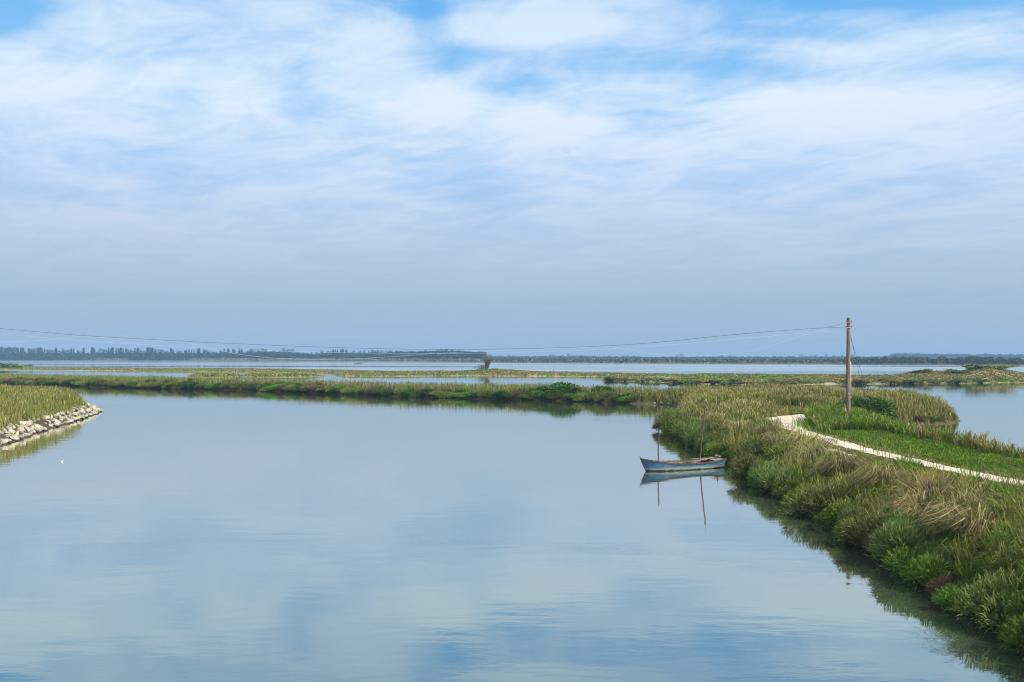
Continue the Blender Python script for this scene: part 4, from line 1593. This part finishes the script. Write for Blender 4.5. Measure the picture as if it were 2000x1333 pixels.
def stake(base, top, r0, r1, label, seed):
    rg = random.Random(seed)
    b, t = Vector(base), Vector(top)
    bm = bmesh.new()
    pts, rads = [], []
    for i in range(14):
        f = i / 13
        p = b.lerp(t, f) + Vector((rg.uniform(-1, 1), rg.uniform(-1, 1), 0)) * 0.014 * (0 < i < 13)
        pts.append(p - b)
        rads.append((r0 + (r1 - r0) * f) * rg.uniform(0.88, 1.14))
    tube(bm, pts, rads, 8)
    o = obj('mooring_stake', bm, M['stake_wood'])
    o.location = b
    tag(o, label, 'stake', 'wooden mooring stakes')
    return o


stake((8.22 - 0.05, 55.75, -1.0), AT(1286.5, 841, 55.7), 0.042, 0.034, 'short wooden stake standing in the water behind the boat bow', 1)
stake((10.62, 57.0, -1.0), AT(1378, 786, 57.3), 0.05, 0.032, 'tallest leaning wooden stake rising behind the middle of the boat', 2)
x, y = 14.2, 62.0
stake((x, y, zb(x, y) - 0.3), (x - 0.02, y, 2.15), 0.05, 0.05, 'grey stump of a post among the shrubs past the boat stern', 3)
x, y = 12.9, 62.6
stake((x, y, zb(x, y) - 0.3), (x + 0.02, y, 1.75), 0.035, 0.03, 'thin short post half hidden in the shrubs beyond the boat', 4)

# ------------------------------------------------------------------ birds
def loft(bm, stations, sides=12):
    """stations: centre, ry, rz along x"""
    rings = []
    for (x, z, ry, rz) in stations:
        rings.append([bm.verts.new((x, ry * math.cos(t * 2 * math.pi / sides), z + rz * math.sin(t * 2 * math.pi / sides))) for t in range(sides)])
    for A, B in zip(rings, rings[1:]):
        for i in range(sides):
            bm.faces.new((A[i], A[(i + 1) % sides], B[(i + 1) % sides], B[i]))
    bm.faces.new(rings[0][::-1])
    bm.faces.new(rings[-1])
    bmesh.ops.recalc_face_normals(bm, faces=bm.faces)


def gull(x, y, rz, scale, label):
    root = empty('gull', (x, y, 0), rz)
    root.scale = (scale,) * 3
    tag(root, label, 'bird')
    bm = bmesh.new()
    loft(bm, [(-0.24, 0.065, 0.006, 0.006), (-0.20, 0.06, 0.035, 0.015), (-0.13, 0.05, 0.065, 0.05), (-0.03, 0.035, 0.085, 0.075), (0.06, 0.045, 0.075, 0.075), (0.115, 0.085, 0.05, 0.06),
              (0.14, 0.13, 0.034, 0.04), (0.155, 0.165, 0.034, 0.036), (0.18, 0.178, 0.030, 0.030), (0.205, 0.172, 0.014, 0.014)])
    obj('body', bm, M['feather'], root, True)
    for s in (-1, 1):
        bm = bmesh.new()
        loft(bm, [(-0.28, 0.075, 0.004, 0.004), (-0.20, 0.075, 0.016, 0.025), (-0.06, 0.08, 0.022, 0.045), (0.04, 0.075, 0.018, 0.04), (0.08, 0.07, 0.006, 0.012)], 8)
        for v_ in bm.verts:
            v_.co.y += s * (0.068 + 0.10 * v_.co.x * 0.2)
        obj('wing', bm, M['feather_grey'], root, True)
    bm = bmesh.new()
    loft(bm, [(0.2, 0.172, 0.010, 0.011), (0.235, 0.166, 0.006, 0.008), (0.25, 0.160, 0.002, 0.003)], 8)
    obj('beak', bm, M['beak'], root, True)
    return root


gx, gy = W(120, 903)
gull(gx, gy, R(25), 0.55, 'small white gull with grey wings floating on the open water below the rocks')


def egret(x, y, z, s, label):
    root = empty('egret', (x, y, z), R(200))
    root.scale = (s,) * 3
    tag(root, label, 'bird', 'white egrets on the marsh')
    bm = bmesh.new()
    loft(bm, [(-0.30, 0.42, 0.02, 0.01), (-0.18, 0.47, 0.07, 0.06), (-0.02, 0.52, 0.10, 0.11), (0.10, 0.58, 0.07, 0.09), (0.15, 0.68, 0.035, 0.05), (0.13, 0.80, 0.028, 0.04), (0.16, 0.90, 0.03, 0.035), (0.22, 0.92, 0.028, 0.026), (0.27, 0.915, 0.01, 0.01)])
    obj('body', bm, M['feather'], root, True)
    for sy in (-0.04, 0.04):
        bm = bmesh.new()
        tube(bm, [(-0.02, sy, 0.46), (0.0, sy, 0.22), (-0.02, sy, -0.25)], [0.014, 0.010, 0.010], 6)
        obj('leg', bm, M['black_feather'], root)
    bm = bmesh.new()
    tube(bm, [(0.26, 0, 0.915), (0.38, 0, 0.90)], [0.012, 0.003], 6)
    obj('beak', bm, M['beak'], root)


ex, ey = W(16, 721.5)
egret(ex, ey, 0.55, 1.9, 'white egret standing on the far marsh below the dark bushes')
ex, ey = W(395, 722.5)
egret(ex, ey, 0.5, 1.5, 'white egret standing at the back edge of the far marsh strip')

# ------------------------------------------------------------------ far punt, stakes, bare tree
bx, by = W(701, 712.2)
punt = empty('work_punt', (bx, by, 0), R(4))
tag(punt, 'low pale work punt with a dark bundle lying far out on the lagoon', 'boat')
bm = bmesh.new()
rings = []
for (xx, hw, z0, z1) in [(-4.3, 0.9, 0.45, 0.85), (-3.4, 1.2, -0.2, 0.8), (0, 1.35, -0.25, 0.75), (3.2, 1.15, -0.2, 0.8), (4.3, 0.7, 0.5, 0.9)]:
    rings.append([bm.verts.new(p) for p in ((xx, -hw, z1), (xx, -hw * 0.8, z0), (xx, hw * 0.8, z0), (xx, hw, z1))])
for A, B in zip(rings, rings[1:]):
    for i in range(4):
        bm.faces.new((A[i], A[(i + 1) % 4], B[(i + 1) % 4], B[i]))
bm.faces.new(rings[0])
bm.faces.new(rings[-1])
bmesh.ops.recalc_face_normals(bm, faces=bm.faces)
obj('hull', bm, M['old_board'], punt)
bm = bmesh.new()
loft(bm, [(-1.4, 0.8, 0.1, 0.1), (-1.0, 0.95, 0.55, 0.45), (0.1, 1.0, 0.65, 0.5), (1.0, 0.95, 0.5, 0.4), (1.3, 0.8, 0.1, 0.1)], 10)
obj('net_bundle', bm, M['tar'], punt, True)
bm = bmesh.new()
box(bm, 2.0, 0, 1.05, 0.5, 0.4, 0.8)
box(bm, 2.35, 0, 1.4, 0.2, 0.25, 0.3)
obj('engine', bm, M['tar'], punt)
bm = bmesh.new()
box(bm, -2.6, 0, 0.98, 1.9, 1.5, 0.3)
obj('crate_deck', bm, M['old_board'], punt)

for i, (px, py, h) in enumerate([(1080.5, 727.5, 0.7), (1542, 716, 1.0)]):
    x, y = W(px, py)
    stake((x, y, -1), (x + 0.1, y, h * 2.0), 0.10, 0.08, ['thin dark stake in the lagoon behind the middle of the marsh strip', 'thin dark stake in the open lagoon left of the utility pole'][i], 20 + i)

tx, ty = W(950, 730.0)
tz = 0.95
tr = empty('pollard_tree', (tx, ty, tz))
tag(tr, 'lone flaring bare-stemmed tree with grey-green tufts on the marsh strip', 'tree')
bm = bmesh.new()
rg = random.Random(5)
for i in range(26):
    a = rg.uniform(-1, 1)
    tip = Vector((a * 1.9 + 0.7, rg.uniform(-1.2, 1.2), rg.uniform(3.6, 5.3)))
    mid = Vector((a * 0.6 + 0.3, rg.uniform(-.4, .4), rg.uniform(1.8, 2.6)))
    tube(bm, [(rg.uniform(-.2, .2), rg.uniform(-.2, .2), -0.4), mid, tip], [0.12, 0.06, 0.02], 5)
obj('trunk', bm, M['bark'], tr)
n = 900
rg = np.random.default_rng(3)
z_ = rg.uniform(0.12, 1, n) ** 0.9 * 5.2
w_ = 0.22 + 0.36 * z_
P = np.stack([rg.uniform(-1, 1, n) * w_ * 0.85 + 0.12 * z_, rg.uniform(-1, 1, n) * w_ * 0.6, z_], -1)
b2 = rg.uniform(0, 1, n) < 0.35
P[b2] = np.stack([rg.normal(-1.5, 1.0, b2.sum()), rg.normal(0, .8, b2.sum()), rg.uniform(0, 1.9, b2.sum())], -1)
dv = rg.normal(size=(n, 3)) * 0.5 + np.array([0, 0, .8])
dv /= np.linalg.norm(dv, axis=1)[:, None]
sd = np.cross(dv, rg.normal(size=(n, 3)))
sd /= np.linalg.norm(sd, axis=1)[:, None]
ln = rg.uniform(0.25, 0.6, n)[:, None]
V = np.stack([P - sd * 0.10, P + sd * 0.10, P + dv * ln + sd * 0.06, P + dv * ln - sd * 0.06], 1).reshape(-1, 3)
cc = np.array([(0.16, 0.17, 0.08), (0.22, 0.20, 0.11), (0.25, 0.19, 0.115)])[rg.integers(0, 3, n)]
np_obj('crown', np_mesh('crown', V, quads=np.arange(n * 4).reshape(-1, 4), mat=M['leaf'], cols=np.repeat(cc, 4, axis=0)), tr)

# ------------------------------------------------------------------ far trees
TREEC = np.array([(0.026, 0.046, 0.020), (0.036, 0.058, 0.024), (0.021, 0.036, 0.018)])


def clump_tree(name, seed, n, shape):
    """crown of leaf clumps of unit height; shape(h, rng) gives the radius at height h"""
    rg = np.random.default_rng(seed)
    h = rg.uniform(0, 1, n)
    r = shape(h)
    a = rg.uniform(0, 2 * np.pi, n)
    q = rg.uniform(0, 1, n) ** 0.4
    lob = 1 + 0.22 * np.sin(a * 3 + seed) + 0.15 * np.sin(h * 23 + seed * 2)
    P = np.stack([np.cos(a) * r * q * lob, np.sin(a) * r * q * lob, h], -1)
    d1 = rg.normal(size=(n, 3))
    d1[:, 2] += 0.5
    d1 /= np.linalg.norm(d1, axis=1)[:, None]
    d2 = np.cross(d1, rg.normal(size=(n, 3)))
    d2 /= np.linalg.norm(d2, axis=1)[:, None]
    sz = rg.uniform(0.035, 0.075, n)[:, None]
    V = np.stack([P - d2 * sz * 0.7, P + d1 * sz * 0.5 + d2 * 0.1 * sz, P + d2 * sz * 0.7, P + d1 * sz * 1.5], 1).reshape(-1, 3)
    V[:, 2] = np.maximum(V[:, 2], -0.02)
    c = TREEC[rg.integers(0, 3, n)] * rg.uniform(0.7, 1.35, (n, 1))
    return np_mesh(name, V, quads=np.arange(n * 4).reshape(-1, 4), mat=M['tree'], cols=np.repeat(c, 4, axis=0))


pop_shape = lambda h: 0.03 + 0.115 * np.clip(np.sin(np.pi * np.clip(h * 0.93 + 0.05, 0, 1)), 0, 1) ** 0.55
round_shape = lambda h: 0.05 + 0.46 * np.sqrt(np.clip(1 - ((h - 0.56) / 0.46) ** 2, 0, 1))
POP = [clump_tree('poplar_tree', 900 + i, 520, pop_shape) for i in range(3)]
RND = [clump_tree('broadleaf_tree', 950 + i, 620, round_shape) for i in range(4)]


def tree_d(px):
    return float(np.interp(px, [-60, 0, 500, 948, 952, 1200, 1500, 1720, 1760, 2060], [1790, 1780, 1640, 1520, 2500, 2450, 2400, 2400, 2850, 2850]))


trees = []   # (px, top y, kind, width px)
for p in [-14, -9, -5, 1, 4, 8, 11, 14, 17, 20, 23, 26, 29, 33, 36, 40, 43, 46]:
    trees.append((p, random.uniform(678.5, 681), 'p', 0))
for p, y in [(56, 681.5), (58.5, 682), (62, 681.5), (65, 682), (68, 681.5), (73, 680), (76, 679.5), (79, 679.5), (82, 680.5), (87, 682), (109, 680), (111, 682), (123, 681.5), (139, 681), (144, 680.5), (152, 684), (163, 680.5), (164, 681),
             (179.5, 679.5), (181.5, 679), (184, 681), (212, 680.5), (216, 682), (219, 679.5), (221, 680), (227, 681), (231, 680.5), (234, 681), (237, 679.5), (241, 681.5), (246, 681.5), (250, 682), (255, 683.5), (264, 681), (268.5, 680), (270.5, 680.5),
             (275, 683.5), (288, 679.5), (290, 680), (293, 679), (297, 680), (299, 681), (303, 683), (334, 681.5), (336, 683), (339, 684.5), (346, 685), (361, 685), (364, 684), (369, 684), (374, 684.5), (379, 684), (386, 682.5), (388, 681.5), (390, 682.5),
             (397, 684), (400, 683.5), (404, 684.5), (430, 683), (438, 682), (445, 682.5), (447, 681.5), (455, 681.5), (458, 682), (467, 682), (468, 681.5), (472, 681.5), (627, 686), (630, 686), (651, 683.5), (655, 684), (659, 685), (665, 684), (668, 682), (670, 682.5), (676, 683), (677, 684.5), (711, 684), (720, 685.5), (738, 685)]:
    trees.append((p, y, 'p', 0))
for p, y, w in [(95, 684, 16), (101, 685, 14), (117, 686, 14), (129, 684.5, 14), (135, 684, 12), (157, 687, 12), (172, 689, 16), (190, 688, 12), (197, 681.5, 12), (203, 683.5, 10), (208, 684.5, 10), (258, 686, 10), (281, 686, 14), (310, 683.5, 14), (317, 684, 12), (325, 687, 12),
                (352, 686.5, 10), (410, 687, 12), (418, 688, 12), (424, 689, 10), (434, 687, 10), (476, 689, 10), (485, 686, 14), (494, 683, 16), (490, 681.5, 7), (505, 682.5, 10), (513, 681, 10), (519, 683, 8), (535, 684.5, 9), (528, 687, 14), (545, 688, 16),
                (554, 681.5, 11), (563, 683, 12), (571, 682, 10), (580, 688, 14), (590, 689, 14), (600, 690, 12), (609, 689, 9), (620, 690, 12), (618, 688, 6), (640, 687, 11), (648, 686, 10), (684, 689, 10), (691, 685.5, 10), (700, 688, 8), (704, 687, 7), (728, 683.5, 9), (745, 685, 10),
                (733, 686, 9), (755, 686, 12), (762, 684, 9), (775, 685.5, 12), (786, 687, 14), (798, 685.5, 12), (810, 687.5, 14), (820, 688, 12), (831, 685, 10), (843, 687, 12), (855, 685, 14), (862, 682.5, 12), (872, 682.5, 12), (884, 684, 14), (895, 685, 14), (905, 686, 14), (914, 688, 12), (925, 687.5, 14), (937, 687, 14), (944, 689, 10),
                (953, 692, 8), (958, 693, 8), (966, 696, 9), (975, 695, 9), (982, 695.5, 8), (994, 693, 9), (1003, 695, 8), (1014, 696, 10), (1028, 696, 10), (1042, 696.3, 10), (1055, 696, 10), (1066, 695.5, 9), (1075, 692.5, 9), (1082, 693.5, 7), (1090, 695, 9), (1099, 694.5, 9), (1110, 692.2, 8), (1117, 693.5, 9), (1126, 694, 10), (1135, 694, 9),
                (1141, 694, 5), (1160, 696, 9), (1180, 695.5, 9), (1190, 694.2, 7), (1203, 696, 9), (1217, 695, 8), (1226, 695, 9), (1236, 695.5, 8), (1247, 696, 10), (1262, 697, 10), (1285, 697.5, 8), (1322, 693, 8), (1331, 692, 9), (1377, 695.5, 7), (1410, 694.5, 9), (1426, 695, 8), (1436, 696, 7),
                (1450, 696.5, 9), (1462, 696, 8), (1480, 696, 9), (1497, 696, 8), (1512, 695.5, 9), (1526, 695.5, 9), (1548, 696, 9), (1564, 693.2, 9), (1572, 694.5, 5), (1583, 695, 9), (1593, 694, 9), (1604, 696, 9), (1614, 692, 6), (1628, 694.5, 9), (1637, 695.5, 8), (1645, 693.2, 6), (1665, 692.5, 10), (1676, 696, 9), (1690, 697, 9), (1705, 697, 9), (1722, 697, 9), (1733, 695, 9),
                (1744, 691.5, 13), (1756, 690, 14), (1767, 689.6, 14), (1779, 689.8, 14), (1791, 690, 14), (1803, 690.8, 14), (1816, 692, 12), (1829, 691, 13), (1842, 692, 12), (1855, 691, 14), (1866, 693, 10), (1884, 691.6, 12), (1896, 693.5, 10), (1908, 694, 9), (1915, 693, 9), (1925, 690.3, 9), (1938, 693, 11), (1952, 692, 13), (1966, 693.5, 11), (1980, 693.5, 10), (1992, 691.5, 12), (2006, 691, 13)]:
    trees.append((p, y, 'r', w))
trees.sort()
cnt = {}
for (px, ty_, kd, w) in trees:
    d = tree_d(px) * random.uniform(0.985, 1.015)
    z0 = 0.7
    zt = HC - (ty_ - HY) * d / FPX
    H = zt - z0
    me = random.choice(POP if kd == 'p' else RND)
    nm = 'poplar_tree' if kd == 'p' else 'broadleaf_tree'
    o = np_obj(nm, me)
    o.location = ((px - 1000) / FPX * d, d, z0)
    if kd == 'p':
        o.scale = (H * random.uniform(0.45, 0.72),) * 2 + (H,)
    else:
        wid = w * d / FPX / 0.98
        o.scale = (wid, wid, H)
    o.rotation_euler = (0, 0, random.uniform(0, 6.28))
    area = 'dark left far shore' if px < 950 else 'low middle far shore' if px < 1735 else 'pale wooded rise beyond'
    key = (kd, area)
    cnt[key] = cnt.get(key, 0) + 1
    look = 'slim poplar' if kd == 'p' else 'rounded tree'
    tag(o, f"{look} on the {area}, {nth(cnt[key])} from the left", 'tree', ('poplars' if kd == 'p' else 'rounded trees') + ' on the ' + area)


def mass(name, spans, n, size, pal):
    """a far mass of undergrowth: clumps heaped between the shore and an uneven top"""
    rg = np.random.default_rng(len(spans) + n)
    VV, CC = [], []
    for (p0, p1, top, base, d0, d1, frac) in spans:
        m = int(n * frac)
        px = rg.uniform(p0, p1, m)
        d = d0 + (d1 - d0) * rg.uniform(0, 1, m)
        tp = np.interp(px, [q[0] for q in top], [q[1] for q in top]) if isinstance(top, list) else np.full(m, float(top))
        tp = tp - (vnoise(px, px * 0, 7, 5, 3) - 0.5) * 3
        zt = HC - (tp - HY) * d / FPX
        z = 0.5 + (np.maximum(zt, 1.5) - 0.5) * rg.uniform(0, 1, m)
        P = np.stack([(px - 1000) / FPX * d, d, z], -1)
        d1v = rg.normal(size=(m, 3))
        d1v /= np.linalg.norm(d1v, axis=1)[:, None]
        d2 = np.cross(d1v, rg.normal(size=(m, 3)))
        d2 /= np.linalg.norm(d2, axis=1)[:, None]
        sz = (size * rg.uniform(0.6, 1.4, m))[:, None]
        VV.append(np.stack([P - d2 * sz, P - d1v * sz * 0.6, P + d2 * sz, P + d1v * sz], 1).reshape(-1, 3))
        CC.append(np.repeat(np.array(pal)[rg.integers(0, len(pal), m)] * rg.uniform(0.75, 1.25, (m, 1)), 4, axis=0))
    V = np.concatenate(VV)
    V[:, 2] = np.maximum(V[:, 2], 0.1)
    o = np_obj(name, np_mesh(name, V, quads=np.arange(len(V)).reshape(-1, 4), mat=M['tree'], cols=np.concatenate(CC)))
    return tag(o, kind='stuff')


leftd = lambda px: tree_d(px)
mass('woodland', [(-80, 250, [(-80, 691), (50, 690), (130, 691), (250, 691)], 0, 1700, 1800, 0.28), (250, 500, [(250, 690.5), (500, 691)], 0, 1610, 1720, 0.24), (500, 750, [(500, 688), (570, 690), (610, 694), (650, 691.5), (750, 690)], 0, 1540, 1650, 0.24),
                  (750, 949, [(750, 690), (860, 687), (949, 689)], 0, 1470, 1560, 0.24)], 24000, 2.0, TREEC)
mass('woodland', [(949, 1750, [(949, 697), (1250, 698), (1750, 698.5)], 0, 2250, 2500, 0.55), (1730, 2080, [(1730, 698), (1750, 692), (1800, 692.5), (2080, 694)], 0, 2800, 2900, 0.45)], 18000, 2.2, TREEC)
SCRUB = [(0.055, 0.065, 0.03), (0.075, 0.08, 0.04), (0.045, 0.05, 0.025)]


def scrub(name, p0, p1, fd, top, n, size, pal, seed):
    rg = np.random.default_rng(seed)
    px = rg.uniform(p0, p1, n)
    sd_ = np.interp(px, [p[0] for p in shore_px], [W(*p)[1] for p in shore_px])
    d = sd_ * (0.9985 + fd * rg.uniform(0, 1, n))
    zt = top * (0.55 + 0.9 * vnoise(px, px * 0, 9, seed, 3)) * np.ones(n)
    z = 0.5 + zt * rg.uniform(0, 1, n)
    P = np.stack([(px - 1000) / FPX * d, d, z], -1)
    d1v = rg.normal(size=(n, 3))
    d1v /= np.linalg.norm(d1v, axis=1)[:, None]
    d2 = np.cross(d1v, rg.normal(size=(n, 3)))
    d2 /= np.linalg.norm(d2, axis=1)[:, None]
    sz = (size * rg.uniform(0.6, 1.4, n))[:, None]
    V = np.stack([P - d2 * sz, P - d1v * sz * 0.6, P + d2 * sz, P + d1v * sz], 1).reshape(-1, 3)
    V[:, 2] = np.maximum(V[:, 2], 0.1)
    c = np.repeat(np.array(pal)[rg.integers(0, len(pal), n)] * rg.uniform(0.7, 1.3, (n, 1)), 4, axis=0)
    return tag(np_obj(name, np_mesh(name, V, quads=np.arange(n * 4).reshape(-1, 4), mat=M['tree'], cols=c)), kind='stuff')


scrub('shore_scrub', -80, 950, 0.02, 2.6, 9000, 1.2, SALT * 0.8, 1)
scrub('shore_scrub', 950, 1680, 0.6, 2.6, 14000, 1.0, list(SCRUB) + [tuple(SALT[0])], 2)
scrub('shore_scrub', 1650, 2100, 0.10, 4.6, 12000, 0.8, SCRUB, 3)

# ------------------------------------------------------------------ haze over the lagoon
bm = bmesh.new()
bmesh.ops.create_cube(bm, size=1.0, matrix=Matrix.Translation((0, (3650 - 600) / 2, 16.0)) @ Matrix.Diagonal((7400, 4250, 37.0, 1)))
m = bpy.data.materials.new('haze_air')
m.use_nodes = True
k = NT(m.node_tree)
k.n.remove(k.n['Principled BSDF'])
pv = k.node('ShaderNodeVolumePrincipled')
pv.inputs['Color'].default_value = (0.34, 0.59, 0.95, 1)
pv.inputs['Density'].default_value = 0.00019
k.l.new(pv.outputs[0], k.n['Material Output'].inputs['Volume'])
try:
    m.cycles.volume_sampling = 'DISTANCE'
except Exception as e_:
    print('VS', e_)
hz = obj('haze', bm, m)
tag(hz, kind='stuff')
